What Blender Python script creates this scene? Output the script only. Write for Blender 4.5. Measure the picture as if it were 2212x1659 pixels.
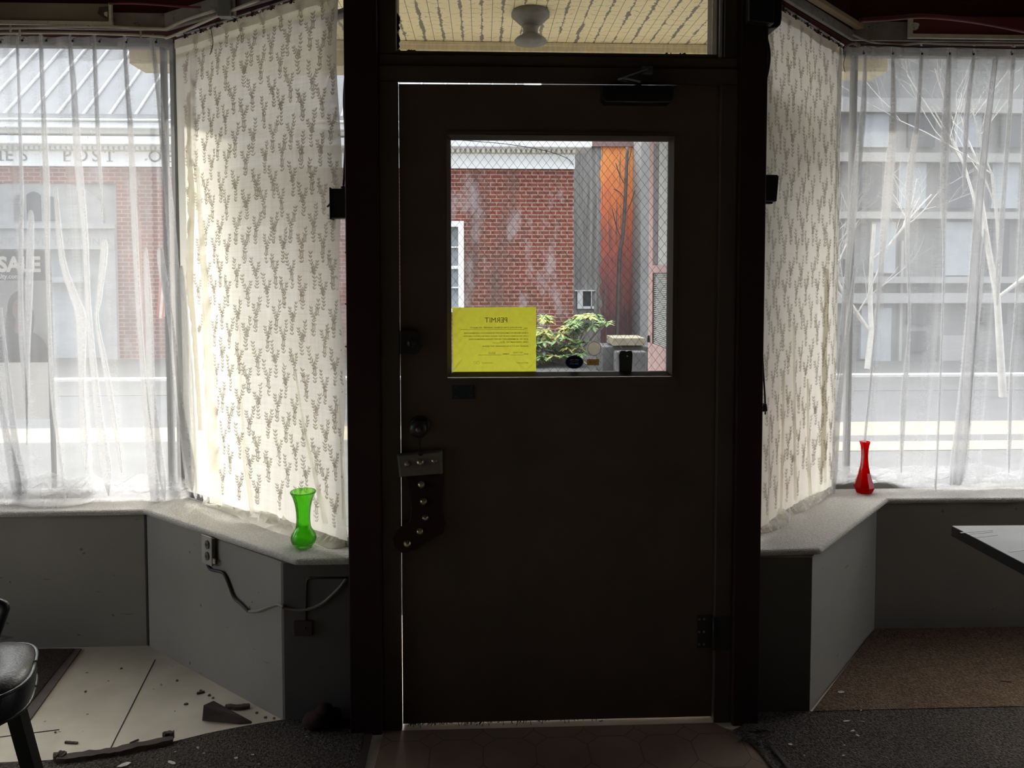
import bpy, bmesh, math, random
from mathutils import Vector, Matrix, noise as mnoise
R = random.Random(11)
pi = math.pi
for _o in list(bpy.data.objects): bpy.data.objects.remove(_o)
SC = bpy.context.scene
COL = SC.collection

# ------------------------------------------------------------------ camera
# world: X along the shop front, Y out to the street, Z up; the eye stands at (0, 0, 1.46)
FPX, CXP, HEYE = 1600.0, 1106.0, 1.46
YAW, PIT = math.radians(2.3), math.radians(2.5)
CYP = 590 + FPX * math.tan(PIT)
FWD = Vector((math.sin(YAW) * math.cos(PIT), math.cos(YAW) * math.cos(PIT), -math.sin(PIT)))
RT = Vector((math.cos(YAW), -math.sin(YAW), 0))
DN = FWD.cross(RT)
EYE = Vector((0, 0, HEYE))
cam_d = bpy.data.cameras.new('camera')
cam = bpy.data.objects.new('camera', cam_d); COL.objects.link(cam)
cam.location = EYE
cam.rotation_euler = (pi / 2 - PIT, 0, -YAW)
cam_d.sensor_fit = 'HORIZONTAL'; cam_d.sensor_width = 36.0
cam_d.lens = 36.0 * FPX / 2212
cam_d.shift_y = -(829.5 - CYP) / 2212
cam_d.clip_start = 0.05; cam_d.clip_end = 300
SC.camera = cam

# ------------------------------------------------------------------ sky, sun, exposure
W = bpy.data.worlds.new('sky'); SC.world = W; W.use_nodes = True
_n, _l = W.node_tree.nodes, W.node_tree.links
_n.clear()
_out = _n.new('ShaderNodeOutputWorld'); _bg = _n.new('ShaderNodeBackground')
_tc = _n.new('ShaderNodeTexCoord'); _dp = _n.new('ShaderNodeVectorMath'); _dp.operation = 'DOT_PRODUCT'; _rp = _n.new('ShaderNodeValToRGB')
_l.new(_tc.outputs['Generated'], _dp.inputs[0]); _dp.inputs[1].default_value = (0.12, 0.89, 0.43)     # bright hazy sky on the sun's side, dimmer and bluer away from it
_l.new(_dp.outputs['Value'], _rp.inputs[0])
SKY = ((0.0, (.035, .04, .048)), (0.45, (.20, .215, .24)), (0.85, (.96, .98, 1.0)), (1.0, (1.0, .99, .96)))
_e = _rp.color_ramp.elements
while len(_e) < len(SKY): _e.new(.5)
for _k, (_p, _c) in enumerate(SKY): _e[_k].position = _p; _e[_k].color = (*_c, 1)
_mr = _n.new('ShaderNodeMapRange'); _mr.inputs[1].default_value = -1; _mr.inputs[2].default_value = 1
_l.new(_dp.outputs['Value'], _mr.inputs[0]); _l.new(_mr.outputs[0], _rp.inputs[0])
_l.new(_rp.outputs[0], _bg.inputs['Color']); _bg.inputs['Strength'].default_value = 4.6
_l.new(_bg.outputs[0], _out.inputs[0])
SUN_T, SUN_E = 0.14, 0.466          # sideways and upward run of the sun's ray per metre towards the street
sun_d = bpy.data.lights.new('sun', 'SUN'); sun_d.energy = 1.25; sun_d.angle = math.radians(0.8)
sun_d.color = (1.0, 0.95, 0.84)
sun = bpy.data.objects.new('sun', sun_d); COL.objects.link(sun)
sun.location = (2, 12, 14)
sun.rotation_euler = Vector((SUN_T, 1.0, SUN_E)).to_track_quat('Z', 'Y').to_euler()
SC.view_settings.view_transform = 'Standard'; SC.view_settings.look = 'None'
SC.view_settings.exposure = 1.65; SC.view_settings.gamma = 1.0
SC.view_settings.use_curve_mapping = False
CY = SC.cycles
CY.max_bounces = 10; CY.diffuse_bounces = 6; CY.glossy_bounces = 4; CY.transmission_bounces = 8
CY.transparent_max_bounces = 40; CY.sample_clamp_indirect = 4.0

# ------------------------------------------------------------------ helpers
def ray(u, v): return FWD * FPX + RT * (u - CXP) + DN * (v - CYP)
def at(u, v, Y):                       # the point of the plane at depth Y seen at a place of the photograph
    r = ray(u, v); return EYE + r * (Y / r.y)
def fl(u, v, z=0.0):                   # the point of the level z seen there
    r = ray(u, v); return EYE + r * ((z - HEYE) / r.z)
def onplane(u, v, p, n):
    r = ray(u, v); return EYE + r * ((Vector(p) - EYE).dot(Vector(n)) / r.dot(Vector(n)))

class MB:
    """collects shapes and links them as ONE mesh object"""
    def __init__(s): s.v = []; s.f = []; s.m = []; s.sm = []
    def add(s, vs, fs, m=0, smooth=False):
        b = len(s.v); s.v += [Vector(p) for p in vs]
        for f in fs: s.f.append([i + b for i in f]); s.m.append(m); s.sm.append(smooth)
        return s
    def box(s, a, b, m=0):
        x0, x1 = sorted((a[0], b[0])); y0, y1 = sorted((a[1], b[1])); z0, z1 = sorted((a[2], b[2]))
        return s.add([(x0,y0,z0),(x1,y0,z0),(x1,y1,z0),(x0,y1,z0),(x0,y0,z1),(x1,y0,z1),(x1,y1,z1),(x0,y1,z1)],
            [(0,3,2,1),(4,5,6,7),(0,1,5,4),(1,2,6,5),(2,3,7,6),(3,0,4,7)], m)
    def bar(s, a, b, w, h, m=0, up=(0,0,1)):      # a rectangular bar from a to b
        a, b = Vector(a), Vector(b); d = (b - a).normalized(); u = Vector(up)
        sd = d.cross(u)
        if sd.length < 1e-4: sd = d.cross(Vector((0,1,0)))
        sd.normalize(); u = sd.cross(d).normalized()
        o = [sd*(-w/2)+u*(-h/2), sd*(w/2)+u*(-h/2), sd*(w/2)+u*(h/2), sd*(-w/2)+u*(h/2)]
        return s.add([a+q for q in o]+[b+q for q in o], [(3,2,1,0),(4,5,6,7),(0,1,5,4),(1,2,6,5),(2,3,7,6),(3,0,4,7)], m)
    def prism(s, poly, z0, z1, m=0):              # an upright prism over a plan polygon
        n = len(poly); vs = [(p[0],p[1],z0) for p in poly]+[(p[0],p[1],z1) for p in poly]
        return s.add(vs, [list(range(n))[::-1], list(range(n,2*n))]+[(i,(i+1)%n,n+(i+1)%n,n+i) for i in range(n)], m)
    def slab(s, pts, off, m=0):                   # a polygon in space given a thickness
        n = len(pts); off = Vector(off); vs = [Vector(p) for p in pts]+[Vector(p)+off for p in pts]
        return s.add(vs, [list(range(n)), list(range(n,2*n))[::-1]]+[(i,n+i,n+(i+1)%n,(i+1)%n) for i in range(n)], m)
    def tube(s, path, r, n=8, m=0, caps=True):
        P = [Vector(p) for p in path]; rs = r if isinstance(r,(list,tuple)) else [r]*len(P)
        vs = []; prev = None
        for i, p in enumerate(P):
            d = (P[min(i+1,len(P)-1)]-P[max(i-1,0)])
            if d.length < 1e-9: d = Vector((0,0,1))
            d.normalize()
            a = prev if prev is not None else (Vector((0,0,1)) if abs(d.z) < .9 else Vector((1,0,0)))
            a = (a - d*a.dot(d))
            if a.length < 1e-6: a = d.orthogonal()
            a.normalize(); prev = a; b = d.cross(a)
            vs += [p + (a*math.cos(2*pi*k/n)+b*math.sin(2*pi*k/n))*rs[i] for k in range(n)]
        fs = []
        for i in range(len(P)-1):
            for k in range(n): fs.append((i*n+k, i*n+(k+1)%n, (i+1)*n+(k+1)%n, (i+1)*n+k))
        if caps: fs += [list(range(n))[::-1], list(range((len(P)-1)*n, len(P)*n))]
        return s.add(vs, fs, m, True)
    def lathe(s, prof, c, n=32, axis='Z', m=0, flute=None, smooth=True, close=False):
        c = Vector(c); vs = []
        for i, (r, h) in enumerate(prof):
            for k in range(n):
                a = 2*pi*k/n; rr = r if flute is None else r*flute(i/(len(prof)-1), a)
                x, y = rr*math.cos(a), rr*math.sin(a)
                vs.append(c + (Vector((x,y,h)) if axis=='Z' else Vector((x,h,y)) if axis=='Y' else Vector((h,x,y))))
        fs = []
        L = len(prof)
        for i in range(L-1 if not close else L):
            j = (i+1) % L
            for k in range(n): fs.append((i*n+k, i*n+(k+1)%n, j*n+(k+1)%n, j*n+k))
        if not close:
            if prof[0][0] > 1e-6: fs.append(list(range(n))[::-1])
            if prof[-1][0] > 1e-6: fs.append(list(range((L-1)*n, L*n)))
        return s.add(vs, fs, m, smooth)
    def grid(s, fn, nu, nv, m=0, smooth=True):
        vs = [fn(i/nu, j/nv) for j in range(nv+1) for i in range(nu+1)]
        fs = [(j*(nu+1)+i, j*(nu+1)+i+1, (j+1)*(nu+1)+i+1, (j+1)*(nu+1)+i) for j in range(nv) for i in range(nu)]
        return s.add(vs, fs, m, smooth)
    def text(s, body, size, T, m=0, extrude=0.0, align='CENTER', space=1.0, bold=0.0):
        c = bpy.data.curves.new('t', 'FONT'); c.body = body; c.size = size; c.extrude = extrude
        c.align_x = align; c.space_character = space; c.offset = bold; c.resolution_u = 3
        o = bpy.data.objects.new('t', c); COL.objects.link(o)
        dg = bpy.context.evaluated_depsgraph_get(); me = bpy.data.meshes.new_from_object(o.evaluated_get(dg))
        s.add([T(v.co) for v in me.vertices], [list(p.vertices) for p in me.polygons], m)
        bpy.data.objects.remove(o); bpy.data.curves.remove(c); bpy.data.meshes.remove(me)
        return s
    def build(s, name, mats, parent=None, bevel=0.0, flip=True, seg=2):
        me = bpy.data.meshes.new(name); me.from_pydata([tuple(v) for v in s.v], [], s.f)
        for mt in (mats if isinstance(mats,(list,tuple)) else [mats]): me.materials.append(mt)
        me.polygons.foreach_set('material_index', s.m); me.polygons.foreach_set('use_smooth', s.sm)
        if flip:
            b = bmesh.new(); b.from_mesh(me); bmesh.ops.recalc_face_normals(b, faces=b.faces); b.to_mesh(me); b.free()
        me.update()
        o = bpy.data.objects.new(name, me); COL.objects.link(o)
        if parent is not None:
            o.parent = parent; o.matrix_parent_inverse = Matrix.Translation(-world_loc(parent))
        if bevel > 0:
            md = o.modifiers.new('edge', 'BEVEL'); md.width = bevel; md.segments = seg; md.limit_method = 'ANGLE'
        return o
def world_loc(o):
    return Vector(o.location) if o.parent is None else Vector((0,0,0)) if o.type == 'MESH' else Vector(o.location)
def tag(o, label=None, cat=None, group=None, kind=None):
    if label: o['label'] = label
    if cat: o['category'] = cat
    if group: o['group'] = group
    if kind: o['kind'] = kind
    return o
def thing(name, loc, label, cat, group=None, kind=None):
    o = bpy.data.objects.new(name, None); COL.objects.link(o); o.location = loc; o.empty_display_size = .05
    return tag(o, label, cat, group, kind)
def struct(o): o['kind'] = 'structure'; return o
def spline(pts, n=8):
    P = [Vector(p) for p in pts]; out = []
    for i in range(len(P)-1):
        p0, p1, p2, p3 = P[max(i-1,0)], P[i], P[i+1], P[min(i+2,len(P)-1)]
        for k in range(n):
            t = k/n
            out.append(.5*((2*p1)+(p2-p0)*t+(2*p0-5*p1+4*p2-p3)*t*t+(3*p1-p0-3*p2+p3)*t**3))
    out.append(P[-1]); return out

# ------------------------------------------------------------------ materials
def newmat(name):
    m = bpy.data.materials.new(name); m.use_nodes = True; nt = m.node_tree; nt.nodes.clear()
    out = nt.nodes.new('ShaderNodeOutputMaterial'); return m, nt, out
def N(nt, typ, ins=None, **kw):
    n = nt.nodes.new(typ)
    for k, v in kw.items(): setattr(n, k, v)
    for k, v in (ins or {}).items():
        if hasattr(v, 'is_output'): nt.links.new(v, n.inputs[k])
        else: n.inputs[k].default_value = v
    return n
def c4(c): return (c[0], c[1], c[2], 1)
def M_(nt, op, a, b=None, c=None):
    n = nt.nodes.new('ShaderNodeMath'); n.operation = op
    for i, x in enumerate((a, b, c)):
        if x is None: continue
        if hasattr(x, 'is_output'): nt.links.new(x, n.inputs[i])
        else: n.inputs[i].default_value = x
    return n.outputs[0]
def mixc(nt, f, a, b):
    n = nt.nodes.new('ShaderNodeMix'); n.data_type = 'RGBA'
    for k, x in ((0, f), (6, a), (7, b)):
        if hasattr(x, 'is_output'): nt.links.new(x, n.inputs[k])
        else: n.inputs[k].default_value = x if k == 0 else c4(x)
    return n.outputs[2]
def ramp(nt, f, stops):
    n = nt.nodes.new('ShaderNodeValToRGB'); nt.links.new(f, n.inputs[0]); e = n.color_ramp.elements
    while len(e) < len(stops): e.new(.5)
    for i, (p, c) in enumerate(stops): e[i].position = p; e[i].color = c4(c) if not isinstance(c, float) else (c,c,c,1)
    return n.outputs[0]
def pos(nt, scale=(1,1,1), rot=(0,0,0)):
    t = nt.nodes.new('ShaderNodeTexCoord')
    return N(nt, 'ShaderNodeMapping', {'Vector': t.outputs['Object'], 'Scale': scale, 'Rotation': rot}).outputs[0]
def nz(nt, vec, scale, detail=3, rough=.55):
    return N(nt, 'ShaderNodeTexNoise', {'Vector': vec, 'Scale': scale, 'Detail': detail, 'Roughness': rough}).outputs[0]
def mat(name, c, c2=None, scale=8, rough=.7, bump=0.0, bscale=60, metal=0.0, spec=.5, lo=.35, hi=.65, stretch=(1,1,1), speck=None):
    m, nt, out = newmat(name); p = pos(nt, stretch)
    b = N(nt, 'ShaderNodeBsdfPrincipled', {'Roughness': rough, 'Metallic': metal, 'Specular IOR Level': spec})
    col = None
    f = nz(nt, p, scale); col = ramp(nt, f, [(lo, c), (hi, c2 or tuple(x*.86 for x in c))])
    if speck:                                   # small marks of dirt: (scale, threshold, colour)
        s = nz(nt, p, speck[0], 2); col = mixc(nt, M_(nt, 'GREATER_THAN', s, speck[1]), col, speck[2])
    nt.links.new(col, b.inputs['Base Color'])
    if bump:
        bp = N(nt, 'ShaderNodeBump', {'Strength': bump, 'Distance': .004, 'Height': nz(nt, p, bscale, 3)})
        nt.links.new(bp.outputs[0], b.inputs['Normal'])
    nt.links.new(b.outputs[0], out.inputs[0]); return m
def cloth(name, col, T, trans=.62, weave=True, dens=None, streak=0.0):
    """thin woven cloth: open weave lets part of the light straight through (less at a slant), threads scatter the rest"""
    m, nt, out = newmat(name)
    g = nt.nodes.new('ShaderNodeNewGeometry')
    d = N(nt, 'ShaderNodeVectorMath', {0: g.outputs['Incoming'], 1: g.outputs['Normal']}, operation='DOT_PRODUCT').outputs['Value']
    cs = M_(nt, 'MAXIMUM', M_(nt, 'ABSOLUTE', d), .13)
    t0 = T
    if weave:
        p = pos(nt, (6, 6, 160)); f = nz(nt, p, 1.0, 2)
        p2 = pos(nt, (90, 90, 2.0)); f2 = nz(nt, p2, 1.0, 2)
        k_ = min(.16, (1-T)*.45)+streak
        t0 = M_(nt, 'MULTIPLY_ADD', M_(nt, 'ADD', f, f2), k_, T-k_)
        t0 = M_(nt, 'MAXIMUM', t0, .05)
    op = M_(nt, 'POWER', t0, M_(nt, 'DIVIDE', 1.0, cs))
    df = N(nt, 'ShaderNodeBsdfDiffuse', {'Color': c4(col)}); tl = N(nt, 'ShaderNodeBsdfTranslucent', {'Color': c4(col)})
    mx = N(nt, 'ShaderNodeMixShader', {0: trans, 1: df.outputs[0], 2: tl.outputs[0]})
    tr = nt.nodes.new('ShaderNodeBsdfTransparent')
    mm = N(nt, 'ShaderNodeMixShader', {0: op, 1: mx.outputs[0], 2: tr.outputs[0]})
    nt.links.new(mm.outputs[0], out.inputs[0]); return m
def glass(name, dirt=.05, tint=(1,1,1), streaky=True):
    m, nt, out = newmat(name)
    fr = N(nt, 'ShaderNodeFresnel', {'IOR': 1.45}).outputs[0]
    tr = N(nt, 'ShaderNodeBsdfTransparent', {'Color': c4(tint)}); gl = N(nt, 'ShaderNodeBsdfGlossy', {'Roughness': .02})
    a = N(nt, 'ShaderNodeMixShader', {0: M_(nt, 'MINIMUM', fr, .5), 1: tr.outputs[0], 2: gl.outputs[0]})
    tl = N(nt, 'ShaderNodeBsdfTranslucent', {'Color': (.8,.8,.78,1)})
    f = nz(nt, pos(nt, (6, 6, 2.2)), 1.2, 4); f = M_(nt, 'MULTIPLY', f, dirt*2)
    b = N(nt, 'ShaderNodeMixShader', {0: f, 1: a.outputs[0], 2: tl.outputs[0]})
    nt.links.new(b.outputs[0], out.inputs[0]); return m
def tinted(name, col, rough=.03, ior=1.45, T=.75, rior=1.12, tcol=None):
    """coloured glassware: clear tint with a reflecting skin"""
    m, nt, out = newmat(name)
    fr = N(nt, 'ShaderNodeFresnel', {'IOR': ior}).outputs[0]
    g = N(nt, 'ShaderNodeBsdfGlass', {'Color': c4(col), 'Roughness': rough, 'IOR': rior})
    tl = N(nt, 'ShaderNodeBsdfTranslucent', {'Color': c4(tcol or tuple(x*x*x for x in col))})
    gl = N(nt, 'ShaderNodeBsdfGlossy', {'Roughness': .05})
    a = N(nt, 'ShaderNodeMixShader', {0: T, 1: g.outputs[0], 2: tl.outputs[0]})
    b = N(nt, 'ShaderNodeMixShader', {0: M_(nt, 'MULTIPLY', fr, .6), 1: a.outputs[0], 2: gl.outputs[0]})
    nt.links.new(b.outputs[0], out.inputs[0]); return m
def thin(name, col, trans=.6, T=0.0, noise_amt=.0):
    m, nt, out = newmat(name)
    cc = c4(col)
    df = N(nt, 'ShaderNodeBsdfDiffuse', {'Color': cc}); tl = N(nt, 'ShaderNodeBsdfTranslucent', {'Color': cc})
    if noise_amt:
        c = mixc(nt, nz(nt, pos(nt), 70, 4), tuple(x*(1-noise_amt) for x in col), tuple(min(1,x*(1+noise_amt)) for x in col))
        nt.links.new(c, df.inputs['Color']); nt.links.new(c, tl.inputs['Color'])
    mx = N(nt, 'ShaderNodeMixShader', {0: trans, 1: df.outputs[0], 2: tl.outputs[0]})
    if T:
        tr = nt.nodes.new('ShaderNodeBsdfTransparent'); mx = N(nt, 'ShaderNodeMixShader', {0: T, 1: mx.outputs[0], 2: tr.outputs[0]})
    nt.links.new(mx.outputs[0], out.inputs[0]); return m

def brick_mat(name, cA, cB, mortar, w=.215, h=.072):
    m, nt, out = newmat(name); t = nt.nodes.new('ShaderNodeTexCoord')
    sx = N(nt, 'ShaderNodeSeparateXYZ', {0: t.outputs['Object']})
    v = N(nt, 'ShaderNodeCombineXYZ', {0: M_(nt, 'ADD', sx.outputs[0], sx.outputs[1]), 1: sx.outputs[2]}).outputs[0]
    br = N(nt, 'ShaderNodeTexBrick', {'Vector': v, 'Color1': c4(cA), 'Color2': c4(cB), 'Mortar': c4(mortar), 'Scale': 1.0,
        'Mortar Size': .010, 'Mortar Smooth': .3, 'Bias': -.2, 'Brick Width': w, 'Row Height': h})
    p = pos(nt, (1.3, 1.3, .55))
    # grey run-off streaks and white bloom on the brick, marks of its own shape
    f1 = ramp(nt, nz(nt, pos(nt, (1.7, 1.7, .22)), 1.0, 4), [(.49, 0.0), (.62, 1.0)])
    f2 = ramp(nt, nz(nt, p, 2.3, 5), [(.55, 0.0), (.70, 1.0)])
    c = mixc(nt, M_(nt, 'MULTIPLY', f1, .6), br.outputs['Color'], (.10, .08, .068))
    c = mixc(nt, M_(nt, 'MULTIPLY', f2, .5), c, (.40, .35, .35))
    b = N(nt, 'ShaderNodeBsdfPrincipled', {'Base Color': c, 'Roughness': .85})
    nt.links.new(b.outputs[0], out.inputs[0]); return m
def carpet_mat(name, a, b_, scale=170, bump=.8):
    m, nt, out = newmat(name); p = pos(nt)
    vo = N(nt, 'ShaderNodeTexVoronoi', {'Vector': p, 'Scale': scale})
    f = M_(nt, 'MULTIPLY_ADD', nz(nt, p, scale*.6, 2, .7), 2.2, M_(nt, 'MULTIPLY_ADD', nz(nt, p, 3.0, 3), .5, -.98))
    c = mixc(nt, f, a, b_)
    bs = N(nt, 'ShaderNodeBsdfPrincipled', {'Base Color': c, 'Roughness': 1.0, 'Specular IOR Level': .1})
    bp = N(nt, 'ShaderNodeBump', {'Strength': bump, 'Distance': .006, 'Height': vo.outputs['Distance']}, invert=True)
    nt.links.new(bp.outputs[0], bs.inputs['Normal']); nt.links.new(bs.outputs[0], out.inputs[0]); return m
def wall_mat(name, c, dirt=(.09,.08,.07)):
    m, nt, out = newmat(name); p = pos(nt)
    col = ramp(nt, nz(nt, p, 2.5, 4), [(.3, tuple(x*.86 for x in c)), (.7, c)])
    ch = nz(nt, p, 26, 1); col = mixc(nt, M_(nt, 'MULTIPLY', M_(nt, 'GREATER_THAN', ch, .775), .7), col, dirt)
    sc = nz(nt, pos(nt, (5, 5, 40), (.3, .5, 0)), 1.4, 2); col = mixc(nt, M_(nt, 'MULTIPLY', M_(nt, 'GREATER_THAN', sc, .735), .5), col, dirt)
    b = N(nt, 'ShaderNodeBsdfPrincipled', {'Base Color': col, 'Roughness': .75})
    bp = N(nt, 'ShaderNodeBump', {'Strength': .15, 'Distance': .003, 'Height': nz(nt, p, 220, 2)})
    nt.links.new(bp.outputs[0], b.inputs['Normal']); nt.links.new(b.outputs[0], out.inputs[0]); return m
def peel_mat(name):
    m, nt, out = newmat(name); t = nt.nodes.new('ShaderNodeTexCoord'); o = t.outputs['Object']
    sx = N(nt, 'ShaderNodeSeparateXYZ', {0: o}); x = sx.outputs[0]; y = sx.outputs[1]
    wob = M_(nt, 'MULTIPLY_ADD', nz(nt, pos(nt, (5, 26, 1)), 2.0, 4, .75), .030, -.015)
    pp = M_(nt, 'PINGPONG', M_(nt, 'ADD', x, wob), .047)       # distance from every second board seam
    ragged = M_(nt, 'MULTIPLY_ADD', nz(nt, pos(nt, (9, 4, 1)), 2.2, 4, .75), .050, -.0205)
    peel = M_(nt, 'LESS_THAN', pp, ragged)
    seam = M_(nt, 'LESS_THAN', M_(nt, 'PINGPONG', x, .0235), .0014)
    wy = M_(nt, 'MULTIPLY_ADD', nz(nt, pos(nt, (6, 2, 1)), 4.0, 3), .10, y)
    cr = M_(nt, 'MULTIPLY', M_(nt, 'LESS_THAN', M_(nt, 'PINGPONG', wy, .028), .0017), M_(nt, 'GREATER_THAN', nz(nt, pos(nt, (14, 5, 1)), 2, 2), .45))
    k = M_(nt, 'MAXIMUM', M_(nt, 'MAXIMUM', peel, seam), M_(nt, 'MULTIPLY', cr, .8))
    c = mixc(nt, k, (.88, .77, .47), (.22, .20, .165))
    b = N(nt, 'ShaderNodeBsdfPrincipled', {'Base Color': c, 'Roughness': .8}); nt.links.new(b.outputs[0], out.inputs[0]); return m
def hex_mat(name):
    """sheet flooring printed with octagons and small diamonds"""
    m, nt, out = newmat(name); t = nt.nodes.new('ShaderNodeTexCoord')
    v = N(nt, 'ShaderNodeMapping', {'Vector': t.outputs['Object'], 'Scale': (6.2, 6.2, 1)}).outputs[0]
    sx = N(nt, 'ShaderNodeSeparateXYZ', {0: v})
    ax = M_(nt, 'PINGPONG', sx.outputs[0], .5); ay = M_(nt, 'PINGPONG', sx.outputs[1], .5)
    dgn = M_(nt, 'ABSOLUTE', M_(nt, 'ADD', M_(nt, 'ADD', ax, ay), -.24))
    near = M_(nt, 'LESS_THAN', dgn, .016)
    edge = M_(nt, 'LESS_THAN', M_(nt, 'MINIMUM', ax, ay), .012)
    outside = M_(nt, 'GREATER_THAN', M_(nt, 'ADD', ax, ay), .24)
    k = M_(nt, 'MAXIMUM', near, M_(nt, 'MULTIPLY', edge, outside))
    base = ramp(nt, nz(nt, pos(nt), 5, 4), [(.3, (.19, .125, .085)), (.7, (.27, .185, .13))])
    c = mixc(nt, M_(nt, 'MULTIPLY', k, .7), base, (.09, .06, .042))
    b = N(nt, 'ShaderNodeBsdfPrincipled', {'Base Color': c, 'Roughness': .5}); nt.links.new(b.outputs[0], out.inputs[0]); return m
def boards_mat(name):
    """weathered grey planks with worn orange and red paint"""
    m, nt, out = newmat(name)
    g = ramp(nt, nz(nt, pos(nt, (9, 9, .35)), 1.6, 5, .7), [(.3, (.16, .155, .15)), (.7, (.42, .40, .37))])
    t = nt.nodes.new('ShaderNodeTexCoord'); sx = N(nt, 'ShaderNodeSeparateXYZ', {0: t.outputs['Object']})
    x, z = sx.outputs[0], sx.outputs[2]
    up = M_(nt, 'ADD', M_(nt, 'MULTIPLY', nz(nt, pos(nt, (11, 11, .8)), 1.5, 4, .7), 2.6), M_(nt, 'MULTIPLY_ADD', nz(nt, pos(nt, (2.5, 2.5, 1.6)), 1.5, 5), 1.8, M_(nt, 'ADD', z, -1.1)))
    red = ramp(nt, M_(nt, 'MULTIPLY', up, .2), [(.30, (.17, .10, .105)), (.55, (.42, .15, .135)), (.78, (.88, .25, .11)), (1.0, (.95, .38, .11))])  # worn paint, with the sunlight on the top put into its brighter orange
    red = mixc(nt, M_(nt, 'GREATER_THAN', nz(nt, pos(nt, (21, 21, .5)), 1.4, 4), .60), red, (.24, .17, .14))
    edge = M_(nt, 'MULTIPLY_ADD', nz(nt, pos(nt, (1, 1, 2.5)), 1.2, 2), .22, x)
    c = mixc(nt, M_(nt, 'GREATER_THAN', edge, BOARD_X), g, red)
    b = N(nt, 'ShaderNodeBsdfPrincipled', {'Base Color': c, 'Roughness': .9}); nt.links.new(b.outputs[0], out.inputs[0]); return m
BOARD_X = at(1300, 450, 15.0).x + .09

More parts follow.
